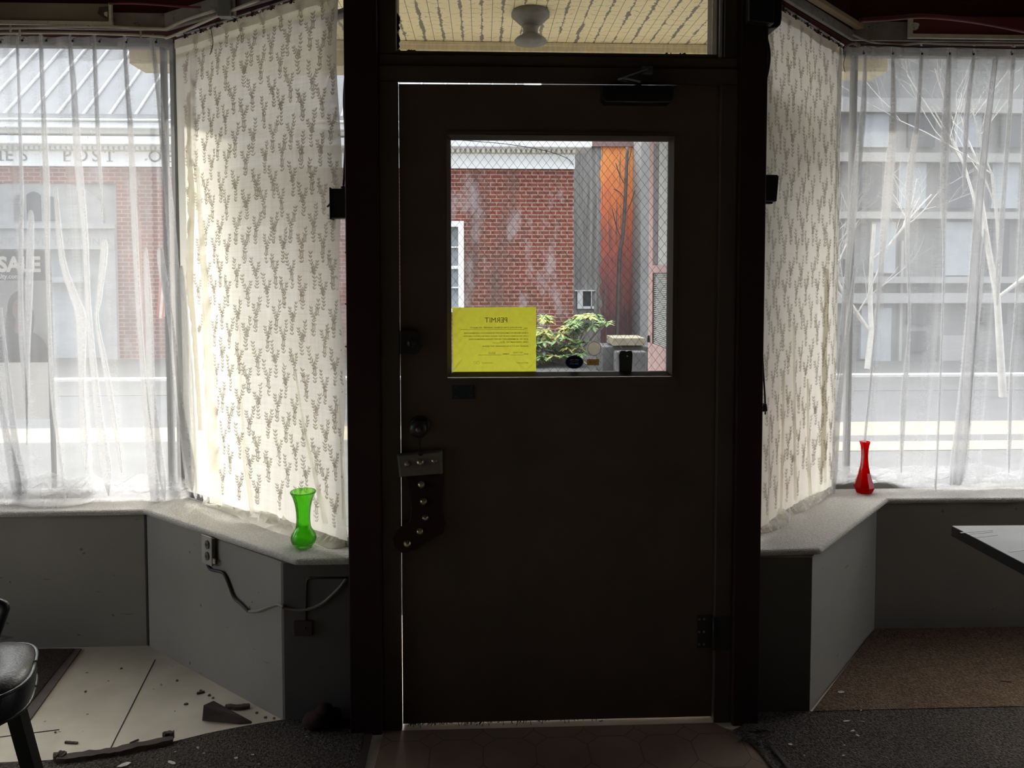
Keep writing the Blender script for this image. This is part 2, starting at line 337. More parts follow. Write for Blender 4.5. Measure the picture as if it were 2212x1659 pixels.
MT = dict(
    door=mat('door_brown', (.12,.088,.068), (.10,.074,.058), 6, .6, .12, 90, spec=.3),
    frame=mat('frame_brown', (.085,.066,.055), (.07,.055,.045), 6, .6, spec=.3),
    post=mat('post_dark_red', (.030,.009,.008), (.024,.008,.008), 5, .55, spec=.3),
    red=mat('soffit_dark_red', (.13,.012,.012), (.10,.009,.009), 4, .6),
    greyboard=mat('head_board_grey', (.26,.245,.225), (.18,.17,.155), 14, .75, .2, 40, speck=(60,.70,(.08,.075,.07))),
    creampaint=mat('strip_cream', (.62,.58,.50), (.50,.46,.39), 14, .7, speck=(80,.68,(.2,.17,.14))),
    wood=mat('strip_wood', (.34,.24,.14), (.25,.17,.10), 6, .7, stretch=(1,1,8)),
    kneewall=wall_mat('knee_wall_paint', (.36,.338,.295)),
    crumb=mat('crumb_brown', (.17,.12,.085), (.12,.085,.06), 30, .9),
    headwall=mat('head_wall_dark_red', (.055,.010,.009), (.04,.008,.008), 4, .8, spec=.1),
    endoverlay=wall_mat('end_overlay_dark', (.14,.13,.118)),
    blackline=mat('dark_gap', (.02,.018,.016)),
    floor=mat('floor_cream', (.74,.665,.52), (.61,.545,.42), 5, .5, .08, 120, speck=(30,.72,(.16,.13,.10))),
    mat_=carpet_mat('mat_brown', (.05,.04,.035), (.13,.10,.085), 260),
    matedge=mat('mat_binding', (.15,.125,.11), (.12,.10,.09), 30, .8),
    greyc=carpet_mat('carpet_grey', (.036,.031,.027), (.19,.162,.142), 210, .9),
    brownc=carpet_mat('carpet_brown', (.105,.068,.046), (.31,.21,.138), 200, .9),
    sillc=carpet_mat('sill_carpet_beige', (.50,.48,.43), (.74,.72,.66), 260, .5),
    lino=hex_mat('lino_octagons'),
    metal=mat('dull_metal', (.25,.24,.22), (.2,.19,.18), 30, .45, metal=.8),
    black=mat('black_plastic', (.012,.012,.013), (.01,.01,.011), 20, .4),
    blackmetal=mat('black_metal', (.016,.015,.015), (.012,.011,.011), 20, .45),
    vinyl=mat('black_vinyl', (.014,.017,.021), (.020,.023,.028), 60, .34, .25, 160),
    piping=mat('vinyl_piping', (.022,.026,.028), (.018,.021,.022), 40, .3),
    winframe=mat('window_frame_grey', (.30,.30,.285), (.24,.24,.23), 10, .6),
    peel=peel_mat('porch_peeling_cream'), fascia=mat('porch_moulding_cream', (.78,.69,.46), (.62,.55,.38), 20, .8, stretch=(4,1,1)),
    porcelain=mat('fixture_grey', (.15,.14,.115), (.10,.095,.08), 30, .5),
    sheer=cloth('sheer_white', (.79,.79,.795), .765, .62), lace=cloth('lace_net_cream', (.96,.93,.83), .28, .68),
    motif=cloth('lace_motif', (.62,.58,.50), .22, .5, weave=False), hem=cloth('lace_hem', (.76,.72,.62), .18, .5),
    glass=glass('window_glass', .02), dglass=glass('door_glass', .008), tglass=glass('transom_glass', .03, (1,.99,.96)),
    green=tinted('green_glass', (.60,.93,.40), .0, 1.45, .18, 1.18), redg=tinted('red_glass', (.93,.05,.07), .0, 1.45, .55, 1.12, (.80,.006,.02)),
    permit=thin('permit_yellow', (.74,.72,.07), .62, 0, .10), ink=thin('permit_ink', (.13,.14,.03), .3),
    navy=thin('sticker_navy', (.035,.045,.10), .25), stickw=thin('sticker_white', (.80,.80,.78), .5),
    stickclear=thin('sticker_clear', (.50,.46,.34), .6, .55), stickgold=thin('sticker_gold', (.48,.36,.16), .45),
    olive=mat('sensor_olive', (.03,.034,.026), (.024,.028,.02), 20, .5),
    wire=mat('glass_wire', (.10,.10,.10), (.08,.08,.08), 20, .5, metal=.6),
    plateblue=mat('plate_dark_blue', (.02,.028,.04), (.016,.022,.032), 20, .4),
    felt=mat('stocking_felt_dark', (.035,.012,.012), (.028,.010,.010), 60, .95), cuff=mat('stocking_cuff', (.20,.18,.15), (.16,.145,.12), 60, .95),
    bell=mat('bell_brass', (.62,.54,.36), (.5,.43,.29), 20, .28, metal=1.0),
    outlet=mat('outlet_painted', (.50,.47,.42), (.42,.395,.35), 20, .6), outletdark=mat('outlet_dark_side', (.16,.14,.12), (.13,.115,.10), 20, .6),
    cord=mat('cord_painted', (.30,.27,.235), (.24,.215,.19), 20, .6), darkcord=mat('cord_dark_brown', (.06,.045,.038), (.05,.038,.032), 20, .5),
    chip=mat('paint_chip', (.66,.63,.57), (.56,.53,.48), 60, .8), splinter=mat('splinter_wood', (.095,.072,.056), (.055,.042,.034), 8, .85, .3, 60, stretch=(1,1,4)),
    darkwood=mat('dark_wood', (.075,.055,.042), (.055,.04,.03), 10, .8, stretch=(6,1,1)),
    laminate=mat('table_laminate', (.82,.82,.82), (.72,.72,.72), 6, .2, speck=(16,.70,(.54,.54,.53))), tedge=mat('table_edge_black', (.012,.012,.012), (.01,.01,.01), 20, .6),
    # outside
    road=mat('asphalt', (.06,.06,.06), (.05,.05,.051), 3, .9, .2, 80), walk=mat('concrete_walk', (.07,.069,.065), (.055,.054,.051), 2.5, .9),
    kerb=mat('kerb_cream_paint', (.21,.185,.125), (.17,.15,.10), 6, .85), kerbw=mat('kerb_white', (.60,.60,.57), (.50,.50,.48), 4, .85),
    brick=brick_mat('post_office_brick', (.20,.050,.030), (.125,.034,.022), (.34,.235,.185)),
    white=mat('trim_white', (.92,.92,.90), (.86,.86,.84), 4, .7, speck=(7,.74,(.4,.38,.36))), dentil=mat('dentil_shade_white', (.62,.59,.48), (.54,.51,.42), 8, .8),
    slate=mat('roof_grey', (.085,.09,.097), (.065,.07,.077), 3, .6, stretch=(1,1,1)), seam=mat('roof_seam', (.36,.365,.36), (.31,.315,.31), 6, .6),
    letter=mat('letter_grey', (.22,.22,.21), (.19,.19,.18), 8, .7), paneD=mat('far_pane_dark', (.06,.065,.07), (.045,.05,.055), 3, .15),
    paneG=mat('far_pane_grey', (.34,.36,.37), (.28,.30,.31), 3, .2), boards=boards_mat('weathered_boards'),
    pinkw=mat('pink_weathered_paint', (.30,.185,.17), (.24,.155,.145), 9, .8, stretch=(1,1,.3), speck=(40,.68,(.3,.24,.22))), slotd=mat('slot_dark', (.07,.05,.055), (.06,.045,.05), 9, .6),
    screen=mat('grille_grey', (.30,.31,.29), (.25,.26,.24), 20, .6), stone=mat('entrance_stone', (.30,.30,.295), (.25,.25,.245), 4, .8), stucco=mat('stucco_grey', (.21,.207,.20), (.16,.158,.152), 2, .9), stucco2=mat('stucco_light', (.32,.315,.30), (.27,.265,.255), 2, .9),
    leafA=mat('leaf_green', (.16,.25,.08), (.10,.17,.055), 3, .5), leafB=mat('leaf_yellow_green', (.42,.44,.12), (.34,.36,.10), 3, .5), leafC=mat('leaf_dark', (.06,.085,.05), (.05,.065,.04), 3, .6),
    stem=mat('bush_stem', (.20,.17,.13), (.15,.13,.10), 6, .9), bark=mat('bark_pale', (.50,.475,.43), (.40,.375,.335), 8, .9), barkd=mat('bark_dark', (.13,.11,.10), (.10,.085,.08), 8, .9),
    signd=mat('sign_dark', (.045,.05,.06), (.04,.045,.055), 6, .5), signw=mat('sign_white', (.78,.78,.77), (.74,.74,.73), 4, .5), skin=mat('portrait_skin', (.16,.095,.078), (.14,.08,.065), 6, .6),
    hair=mat('portrait_hair', (.045,.03,.027), (.035,.025,.022), 8, .6), jacket=mat('portrait_jacket', (.03,.03,.034), (.025,.025,.028), 8, .6), signg=mat('portrait_ground', (.30,.31,.32), (.26,.27,.28), 2, .6), lips=mat('portrait_lips', (.36,.14,.13), (.33,.13,.12), 8, .6),
    outerwall=mat('shop_upper_wall', (.16,.15,.14), (.13,.125,.12), 2, .9), roomwall=mat('room_wall', (.075,.062,.052), (.06,.05,.043), 2, .85), roomceil=mat('room_ceiling', (.09,.072,.062), (.075,.06,.052), 2, .9),
)

# ================================================================== the room shell
SWL, SWR = (.5, 2.4), (1.7, 2.5)         # the run of the bare windows in the two side walls
D = 2.33                                  # inner face of the door
ZS, ZH = 0.55, 2.375                      # top of the window sills, head of the windows
LP = [(-.419,2.385),(-.65,2.385),(-1.315,2.90),(-2.9,2.885)]            # left knee wall, room side
LO = [(-2.9,3.10),(-1.19,3.10),(-.345,2.445)]                            # and street side
RP = [(.885,2.37),(1.088,2.365),(1.598,2.905),(3.6,2.88)]
RO = [(3.6,3.10),(1.415,3.10),(.85,2.52)]
b = MB().box((-4.2,-4.2,-.12),(4.6,3.12,0.0)); floor = struct(b.build('floor', MT['floor']))
b = MB()
b.bar(fl(335,1425,.001), fl(222,1650,.001), .003, .002)
b.bar(fl(0,1592,.001), fl(128,1576,.001), .002, .002)
b.build('floor_seam', MT['blackline'], floor)
struct(MB().box((-4.2,-4.2,2.95),(4.6,3.12,3.05)).build('ceiling', MT['roomceil']))
def side_wall(name, x0, x1, y0, y1, z0, z1, wname):
    b = MB().box((x0,-4.2,0),(x1,y0,2.95)).box((x0,y1,0),(x1,3.1,2.95)).box((x0,y0,0),(x1,y1,z0)).box((x0,y0,z1),(x1,y1,2.95))
    struct(b.build(name, MT['roomwall']))
    f = MB(); xm_ = (x0+x1)/2
    for ya, yb3 in ((y0,y0+.06),((y0+y1)/2-.03,(y0+y1)/2+.03),(y1-.06,y1)): f.box((xm_-.03,ya,z0+.06),(xm_+.03,yb3,z1-.06))
    f.box((xm_-.03,y0,z0),(xm_+.03,y1,z0+.06)); f.box((xm_-.03,y0,z1-.06),(xm_+.03,y1,z1))
    o = struct(f.build(wname, MT['frame'])); MB().box((xm_-.003,y0+.06,z0+.06),(xm_+.003,y1-.06,z1-.06)).build('window_pane', MT['glass'], o)
side_wall('wall_left', -4.3, -4.2, SWL[0], SWL[1], .40, 2.10, 'window_6')
side_wall('wall_right', 4.6, 4.7, SWR[0], SWR[1], .75, 2.15, 'window_7')
struct(MB().box((-60,-60,-.5),(60,2.0,-.13)).build('ground', MT['walk']))
struct(MB().box((-4.2,-4.3,0),(4.6,-4.2,2.95)).build('wall_back', MT['roomwall']))
kl = struct(MB().prism(LP+LO, 0, .527).build('wall_front_left', MT['kneewall']))
MB().prism([(-1.3165,2.8985),(-1.3045,2.8890),(-1.3030,2.8910),(-1.3150,2.9005)], .004, .522).build('corner_gap', MT['blackline'], kl)
MB().box((-.652,2.381,.0),(-.644,2.389,.522)).build('corner_bead', MT['outlet'], kl)
MB().box((-.644,2.3805,.0),(-.4195,2.3845,.522)).build('end_overlay', MT['endoverlay'], kl)  # added thin sheet over the wall end, darker than the wall paint
kr = struct(MB().prism(RP+RO, 0, .527).build('wall_front_right', MT['kneewall']))
MB().prism([(.8885,2.3655),(1.084,2.3605),(1.084,2.3645),(.8885,2.3695)],.0,.522).build('end_overlay', MT['endoverlay'], kr)
struct(MB().prism([(-4.2,2.885),(-2.9,2.885),(-2.9,3.10),(-4.2,3.10)],0,2.95).build('wall_front_far_left', MT['roomwall']))
struct(MB().prism([(3.6,2.88),(4.6,2.88),(4.6,3.10),(3.6,3.10)],0,2.95).build('wall_front_far_right', MT['roomwall']))
# above the windows: dark red boarding
HL = [(-.419,2.40),(-1.205,2.945),(-2.9,2.93)]
HR = [(.885,2.40),(1.475,2.955),(3.6,2.94)]
struct(MB().prism(HL+LO, ZH+.012, 2.95).build('wall_front_left_head', MT['headwall']))
struct(MB().prism(HR+RO, ZH+.012, 2.95).build('wall_front_right_head', MT['headwall']))

# posts beside the door, the door frame, the transom bar
struct(MB().box((-.419,2.295,0),(-.318,2.53,2.95)).build('trim_1', MT['post'], bevel=.004))
struct(MB().box((.803,2.295,0),(.888,2.57,2.95)).build('trim_2', MT['post'], bevel=.004))
b = MB()
b.box((-.318,2.315,0),(-.2584,2.338,2.0505)); b.box((.747,2.315,0),(.803,2.43,2.0505)); b.box((-.318,2.315,2.0505),(.803,2.338,2.098)); b.box((-.318,2.338,2.075),(.803,2.43,2.098)); b.box((-.318,2.338,0),(-.285,2.43,2.075))
struct(b.build('trim_3', MT['frame'], bevel=.003))                      # casing round the door
struct(MB().box((-.318,2.325,2.0985),(.803,2.44,2.135)).build('trim_4', MT['frame'], bevel=.003))   # transom bar
tw = MB()
tz0, tz1, tx0, tx1 = 2.1355, 2.62, -.318, .803
wx0, wx1, wz0 = at(860,60,2.36).x, at(1534,60,2.36).x, at(1200,119,2.36).z
tw.box((tx0,2.33,tz0),(wx0-.004,2.43,tz1)); tw.box((wx1+.012,2.33,tz0),(tx1,2.43,tz1)); tw.box((wx0-.004,2.33,tz0),(wx1+.012,2.43,wz0)); tw.box((tx0,2.33,tz1),(tx1,2.43,2.95))
w5 = struct(tw.build('window_1', MT['frame'], bevel=.003))
MB().box((wx1+.018,2.318,tz0),(wx1+.026,2.33,tz1)).box((wx1+.032,2.322,tz0),(wx1+.036,2.33,tz1)).build('window_moulding', MT['winframe'], w5)
MB().box((wx0-.003,2.372,wz0),(wx1+.011,2.376,tz1)).build('window_pane', MT['tglass'], w5)
b = MB()                                                                # crumbling putty along the pane
for i in range(46):
    t = R.random(); x = wx0 + (wx1-wx0)*(t if i < 24 else R.choice([t*.05, 1-t*.14]))
    h = R.uniform(.002,.006) if i < 24 else R.uniform(.004,.013)
    w = R.uniform(.010,.05) if i < 24 else R.uniform(.004,.014)
    zb = wz0 + (R.uniform(0,.006) if i >= 24 else 0)
    b.slab([(x-w,2.366,zb-.002),(x-w*.4,2.366,zb+h*R.uniform(.5,1)),(x+w*.3,2.366,zb+h),(x+w,2.366,zb-.002)], (0,.006,0))
for i in range(9):
    z = wz0 + R.random()*.10; b.slab([(wx0-.004,2.366,z),(wx0+R.uniform(.002,.007),2.366,z+.012),(wx0-.004,2.366,z+.03)], (0,.006,0))
b.build('window_putty', MT['darkwood'], w5)

# shop windows: frames and panes behind the curtains
def inset(p, q, t): return (p[0]+(q[0]-p[0])*t, p[1]+(q[1]-p[1])*t)
def shop_window(name, a, c, z0, z1, th=.022, mull=()):
    a, c = Vector((a[0],a[1],0)), Vector((c[0],c[1],0)); d = (c-a); L = d.length; d.normalize(); n = Vector((-d.y, d.x, 0))
    if n.y < 0: n = -n
    b = MB()
    def piece(s0, s1, za, zb, t=th):
        p = [a+d*s0-n*t, a+d*s1-n*t, a+d*s1+n*t, a+d*s0+n*t]
        b.prism([(q.x,q.y) for q in p], za, zb)
    piece(0, .03, z0, z1); piece(L-.03, L, z0, z1); piece(.03, L-.03, z0, z0+.03); piece(.03, L-.03, z1-.016, z1)
    for s_, w_ in mull: piece(s_-w_/2, s_+w_/2, z0+.03, z1-.016)
    o = struct(b.build(name, MT['winframe'], bevel=.003))
    g = MB(); p = [a+d*.03-n*.003, a+d*(L-.03)-n*.003, a+d*(L-.03)+n*.003, a+d*.03+n*.003]
    g.prism([(q.x,q.y) for q in p], z0+.03, z1-.016); g.build('window_pane', MT['glass'], o)
    return o
xm = at(356,300,3.06).x; xmr = at(1843,300,3.06).x
shop_window('window_2', (-2.9,3.065), (-1.215,3.065), .545, ZH, mull=((xm+2.9,.014),))
shop_window('window_3', (-1.185,3.055), (-.385,2.425), .545, ZH-.06)
shop_window('window_4', (3.6,3.065), (1.44,3.065), .545, ZH, mull=((3.6-xmr,.014),))
shop_window('window_5', (1.415,3.05), (.875,2.50), .545, ZH-.02)
# boards, rails and panels over the window heads
def headboard(name, pts, z0, z1, dep, m):
    b = MB()
    for (p, q) in zip(pts, pts[1:]):
        p, q = Vector((*p,0)), Vector((*q,0)); d = (q-p).normalized(); n = Vector((d.y,-d.x,0))
        if n.y > 0: n = -n
        b.prism([(p.x,p.y),(q.x,q.y),(q.x+n.x*dep,q.y+n.y*dep),(p.x+n.x*dep,p.y+n.y*dep)], z0, z1)
    return struct(b.build(name, MT[m], bevel=.002))
headboard('trim_5', [(-1.206,2.942),(-2.9,2.927)], 2.388, 2.452, .016, 'greyboard')
headboard('trim_6', [(-.43,2.404),(-1.204,2.940)], 2.388, 2.452, .016, 'greyboard')
headboard('trim_7', [(1.476,2.952),(3.6,2.937)], 2.388, 2.462, .014, 'greyboard')
headboard('trim_8', [(.892,2.402),(1.474,2.950)], 2.388, 2.425, .014, 'greyboard')
headboard('trim_9', [(.885,2.385),(1.49,2.937)], 2.427, 2.444, .028, 'wood')
# panel over the left window: beige board with a pale edge strip, a torn corner
pz0, pz1, px1 = at(100,50,2.91).z, at(100,6,2.91).z, at(240,30,2.91).x
pn = struct(MB().box((-2.85,2.912,pz0),(px1,2.926,pz1)).build('trim_10', mat('panel_beige', (.22,.185,.13), (.17,.14,.10), 3, .7, speck=(24,.70,(.06,.05,.045)))))
MB().box((-2.85,2.900,pz0-.008),(px1+.008,2.912,pz0+.006)).box((px1-.004,2.900,pz0+.006),(px1+.006,2.912,pz1)).build('edge_strip', MT['creampaint'], pn)
MB().slab([at(215,16,2.91),at(234,14,2.91),at(236,42,2.91),at(224,38,2.91),at(212,30,2.91)], (0,-.003,0)).build('torn_corner', MT['darkwood'], pn)
MB().slab([at(226,28,2.908),at(233,26,2.908),at(233,38,2.908),at(227,34,2.908)], (0,-.005,0)).build('torn_flap', MT['creampaint'], pn)
# framed red panel over the right window
qz0, qz1, qx0 = at(2000,80,2.93).z, at(2000,36,2.93).z, at(1963,60,2.93).x
pr = struct(MB().box((qx0,2.922,qz0),(3.5,2.935,qz1)).build('trim_11', MT['red']))
MB().box((qx0-.010,2.906,qz0-.010),(3.5,2.922,qz0+.005)).box((qx0-.010,2.906,qz0+.005),(qx0+.004,2.922,qz1)).build('edge_strip', MT['creampaint'], pr)
b = MB(); b.lathe([(0.0,-.020),(.008,-.018),(.010,-.006),(.016,0)], at(1976,57,2.921), 14, 'Y'); b.bar(at(1974,62,2.905), at(1981,60,2.900), .006, .006)
b.build('porcelain_cleat', MT['creampaint'], pr)

# ------------------------------------------------------------------ the door
d1 = MB()
gx0, gx1 = at(975,600,2.352).x, at(1440,600,2.352).x
gz0, gz1 = at(1207,802,2.352).z, at(1207,305,2.352).z
ox0, ox1, oz0, oz1 = gx0-.012, gx1+.012, gz0-.016, gz1+.012
dx0, dx1 = -.2570, .7455
d1.box((dx0,D,.014),(ox0,D+.044,2.02)); d1.box((ox1,D,.014),(dx1,D+.044,2.02)); d1.box((ox0,D,.014),(ox1,D+.044,oz0)); d1.box((ox0,D,oz1),(ox1,D+.044,2.02))
d1.slab([(dx0,D,2.02),(dx1,D,2.02),(dx1,D,2.0500),(dx0,D,2.0440)], (0,.044,0))     # the door has dropped: a gap opens towards the latch side
door = struct(d1.build('door_1', MT['door']))
b = MB()
def mitre(b, x0, z0, x1, z1, w, y0, y1, m=0):
    """four mitred bars round an opening, sloping from the face (y0) back to the glass (y1)"""
    o = [(x0-w,z0-w),(x1+w,z0-w),(x1+w,z1+w),(x0-w,z1+w)]; i = [(x0,z0),(x1,z0),(x1,z1),(x0,z1)]
    for k in range(4):
        p, q = o[k], o[(k+1)%4]; r, s = i[(k+1)%4], i[k]
        b.slab([(p[0],y0,p[1]),(q[0],y0,q[1]),(r[0],y1,r[1]),(s[0],y1,s[1])], (0,.012,0), m)
mitre(b, gx0, gz0, gx1, gz1, .013, D-.010, D+.012)
b.build('glazing_bead', MT['frame'], door, bevel=.0015)
b = MB(); b.box((ox0-.015,D-.006,oz0-.022),(ox1+.015,D-.0005,oz0-.001)); b.box((ox0-.015,D-.006,oz1+.001),(ox1+.015,D-.0005,oz1+.012)); b.box((ox0-.015,D-.006,oz0-.001),(ox0-.001,D-.0005,oz1+.001)); b.box((ox1+.001,D-.006,oz0-.001),(ox1+.015,D-.0005,oz1+.001))
b.build('glazing_frame', MT['door'], door, bevel=.001)
gp = MB().box((ox0,D+.0245,oz0),(ox1,D+.0285,oz1)).build('door_pane', MT['dglass'], door)
b = MB()                                                              # wires cast in the glass, a diamond net
px_, pz_ = .0262, .0340
yy = D+.0265
def clip_line(x, z, s):
    # line through (x,z) with slope s clipped to the pane
    pts = []
    xa, xb = gx0-.004, gx1+.004; za, zb = gz0-.004, gz1+.004
    t0, t1 = xa, xb
    za_, zb_ = z+s*(xa-x), z+s*(xb-x)
    tl = x+(za-z)/s; th = x+(zb-z)/s
    lo, hi = max(xa, min(tl,th)), min(xb, max(tl,th))
    return ((lo, z+s*(lo-x)), (hi, z+s*(hi-x))) if hi-lo > .004 else None
k = 0; sl = pz_/px_
for i in range(-30, 60):
    for s in (sl, -sl):
        r = clip_line(gx0+i*px_, gz0 if s > 0 else gz0, s)
        if r:
            (xa, za), (xb, zb) = r
            b.bar((xa,yy+(0 if s>0 else .0008),za), (xb,yy+(0 if s>0 else .0008),zb), .0008, .0008, up=(0,1,0))
b.build('wire_net', MT['wire'], gp)
# lock, knob, plate, hinge, closer
b = MB(); lx0, lx1 = at(866,740,D).x, at(910,740,D).x; lz0, lz1 = at(880,764,D).z, at(880,712,D).z
prof = [(lx0,lz0),(lx1-.014,lz0),(lx1-.005,lz0+.009),(lx1,lz0+.028),(lx1-.005,lz1-.012),(lx1-.016,lz1),(lx0,lz1)]
b.slab([(x,D-.028,z) for x,z in prof], (0,.0275,0)); lk = b.build('rim_lock', MT['blackmetal'], door, bevel=.003)
b = MB(); b.lathe([(.0,-.034),(.010,-.033),(.0125,-.028),(.0125,0)], ((lx0+lx1)/2+.006,D-.028,(lz0+lz1)/2), 20, 'Y'); b.box(((lx0+lx1)/2+.003,D-.072,(lz0+lz1)/2-.012),((lx0+lx1)/2+.009,D-.060,(lz0+lz1)/2+.012))
b.build('thumb_turn', MT['blackmetal'], lk)
kp = at(907,919,D)
b = MB().lathe([(.0,-.070),(.012,-.069),(.023,-.064),(.0285,-.054),(.027,-.043),(.018,-.034),(.011,-.027),(.011,-.011),(.024,-.009),(.031,-.005),(.033,-.0002)], (kp.x,D,kp.z), 32, 'Y')
kn = b.build('door_knob', MT['blackmetal'], door)
MB().lathe([(0,-.0035),(.006,-.003),(.008,0.0)], (kp.x,D-.0695,kp.z), 18, 'Y').build('keyhole_disc', MT['metal'], kn)
a0, a1 = at(976,830,D), at(1025,862,D)
pl = MB().box((a0.x,D-.0032,a1.z),(a1.x,D-.0004,a0.z)).build('cover_plate', MT['plateblue'], door, bevel=.002)
b = MB()
for (u, v) in ((984,836),(1017,836),(984,857),(1017,855)):
    q = at(u,v,D-.0035); b.bar(q+Vector((-.004,0,-.003)), q+Vector((.004,0,.003)), .0035, .001, up=(0,1,0))
b.build('plate_tape', MT['wire'], pl)
hz0, hz1, hx0, hx1 = at(1540,1398,D).z, at(1540,1328,D).z, at(1506,1360,D).x, at(1578,1360,D).x
hx = .7462
b = MB().box((hx0,D-.0035,hz0),(hx-.004,D-.0003,hz1)); b.tube([(hx,D-.016,hz0),(hx,D-.016,hz1)], .0068, 12)
hg = b.build('hinge', MT['blackmetal'], door)
b = MB()
for x in (hx0+.006, hx0+.022):
    for z in (hz0+.012, (hz0+hz1)/2, hz1-.012): b.lathe([(0,-.002),(.004,-.0015),(.0045,0)], (x,D-.0036,z), 10, 'Y')
b.build('hinge_screw', MT['metal'], hg)
MB().box((hx+.005,2.3115,hz0),(hx1,2.3148,hz1)).build('hinge_leaf', MT['blackmetal'], hg)
c0, c1 = at(1299,224,D-.03), at(1452,190,D-.03)
b = MB(); b.slab([(c0.x+.01,0,c0.z),(c1.x-.01,0,c0.z),(c1.x,0,c0.z+.012),(c1.x,0,c1.z-.004),(c1.x-.008,0,c1.z),(c0.x+.008,0,c1.z),(c0.x,0,c1.z-.004),(c0.x,0,c0.z+.012)], (0,.055,0))
for i in range(len(b.v)): b.v[i].y += D-.0555
cl = b.build('door_closer', MT['black'], door, bevel=.004)
MB().tube([(at(1378,190,D-.03).x,D-.03,c1.z-.002),(at(1378,190,D-.03).x,D-.03,c1.z+.018)], .011, 14).build('closer_spindle', MT['blackmetal'], cl)
b = MB(); b.bar(at(1378,178,D-.034), at(1340,170,D-.075), .022, .006); b.bar(at(1340,170,D-.075), at(1402,148,D-.024), .014, .005)
b.build('closer_arm', MT['metal'], cl)
s0 = at(1397,158,D-.018); MB().box((s0.x-.018,D-.034,s0.z-.008),(s0.x+.016,D-.0155,s0.z+.018)).build('closer_shoe', MT['metal'], cl, bevel=.002)
b = MB()                                                              # worn bristle sweep under the door
for i in range(150):
    x = dx0+.02+R.random()**1.6*.62; h = R.uniform(.003,.013)
    b.bar((x,D+R.uniform(.002,.02),.0145), (x+R.uniform(-.01,.01),D+R.uniform(-.004,.02),.0145-h), .0016, .0016)
b.build('worn_sweep', MT['blackline'], door)
# things on the door
pa, pb_ = at(977,663,D+.0235), at(1158,803,D+.0235)
e = MB().grid(lambda s, t: Vector((pa.x+(pb_.x-pa.x)*s, D+.0232-.0012*math.sin(pi*s)*(.5+.5*t), pb_.z+(pa.z-pb_.z)*t - .002*(1-s)*(t>.99))), 12, 10)
pm = tag(e.build('permit_notice', MT['permit'], flip=False), 'yellow paper permit taped to the lower left of the wired door glass', 'notice')
pw = pb_.x-pa.x; ph = pa.z-pb_.z
b = MB()
def ptext(body, u, v, size, align='CENTER', bold=0.0, space=1.0):
    c = at(u, v, D+.0205)
    b.text(body, size, lambda q: Vector((c.x-q.x, D+.0205, c.z+q.y)), 0, 0, align, space, bold)
def pline(u0, u1, v): 
    p, q = at(u0,v,D+.0207), at(u1,v,D+.0207); b.box((p.x,D+.0205,p.z-.0004),(q.x,D+.0209,p.z+.0004))
ptext('PERMIT', 1072, 696.5, .0225)
ptext('THIS', 1140, 710.5, .0056, 'LEFT'); ptext('NEW ROOF & OTHER EXTERNAL UPGRADES - 50 E. MAIN ST.', 1128, 709, .0061, 'LEFT', .00008); pline(995,1133,712)
for i, tline in enumerate(('IS BEING ERECTED IN COMPLIANCE WITH BUCKHANNON\'S UNIFORM BUILDING', 'CODE, THE HOUSING CODE OF WEST VIRGINIA (CHAPTER 8 ARTICLE 12 SECTION', '20 OF 1931, AS AMENDED) AND THE WEST VIRGINIA UNIFORM HOUSING', 'CODE, UNDER PERMIT NO.')):
    ptext(tline, 1141, 720.5+i*6.6, (.0056,.0055,.0057,.0058)[i], 'LEFT', .00006)
ptext('B02-23', 1090, 739.5, .0050, 'LEFT'); pline(1064,1092,741)
ptext('ISSUED BY THE CITY OF BUCKHANNON, WEST VIRGINIA.', 1141, 749, .0057, 'LEFT', .00006)
ptext('DATE', 1141, 766, .0055, 'LEFT', .00006); ptext('08/11/2023', 1129, 763, .0066, 'LEFT'); pline(1102,1130,767); ptext('NUMBER', 1100, 766, .0055, 'LEFT', .00006); ptext('B02-23', 1070, 764.5, .0076, 'LEFT'); pline(1034,1083,767)
ptext('PERMIT RECIPIENT', 1141, 785, .0045, 'LEFT'); ptext('AUTHORIZED BY', 1064, 785, .0045, 'LEFT')
for (u, v, r) in ((1026,783.5,.0046),(1033,783.5,.0052)):
    c = at(u,v,D+.0206); b.tube([c+Vector((r*math.cos(a*.7)*(.8),0,r*math.sin(a*.7))) for a in range(10)], .00022, 5)
b.build('permit_print', MT['ink'], pm)
def oval(c, rx, rz, n=36): return [(c.x+rx*math.cos(2*pi*k/n), c.y, c.z+rz*math.sin(2*pi*k/n)) for k in range(n)]
c = at(1240.5,782,D+.024)
st = tag(MB().slab(oval(c,.0295,.0215), (0,-.0006,0)).build('oval_sticker', MT['navy']), 'small dark blue oval sticker low on the door glass', 'sticker')
b = MB(); b.tube(oval(c+Vector((0,-.0008,0)),.0283,.0205)+[oval(c+Vector((0,-.0008,0)),.0283,.0205)[0]], .0005, 5)
for body, dz, sz in (('safe ride', .005, .0085), ('304-473', -.0085, .0088)):
    b.text(body, sz, lambda q, dz=dz: Vector((c.x-q.x, c.y-.0009, c.z+q.y+dz)), 0)
b.box((c.x-.013,c.y-.0010,c.z+.0015),(c.x+.013,c.y-.0008,c.z+.0021))
b.build('sticker_print', MT['stickw'], st)
c = at(1283.5,753,D+.024)
sm_ = thing('round_sticker', (c.x,c.y,c.z-.05), 'clear round sticker with white rim above a small brown label on the door glass', 'sticker')
MB().slab(oval(c,.0215,.0225), (0,-.0006,0)).build('sticker_disc', MT['stickclear'], sm_)
b = MB(); o = oval(c+Vector((0,-.0008,0)),.0215,.0225); b.tube(o+[o[0]], .0017, 6); b.bar(at(1270,766,D+.023), at(1271,775,D+.023), .002,.001); b.bar(at(1298,764,D+.023), at(1296,774,D+.023), .002,.001)
b.slab([at(1295,764,D+.0232),at(1303,768,D+.0232),at(1297,775,D+.0232)], (0,-.0006,0))
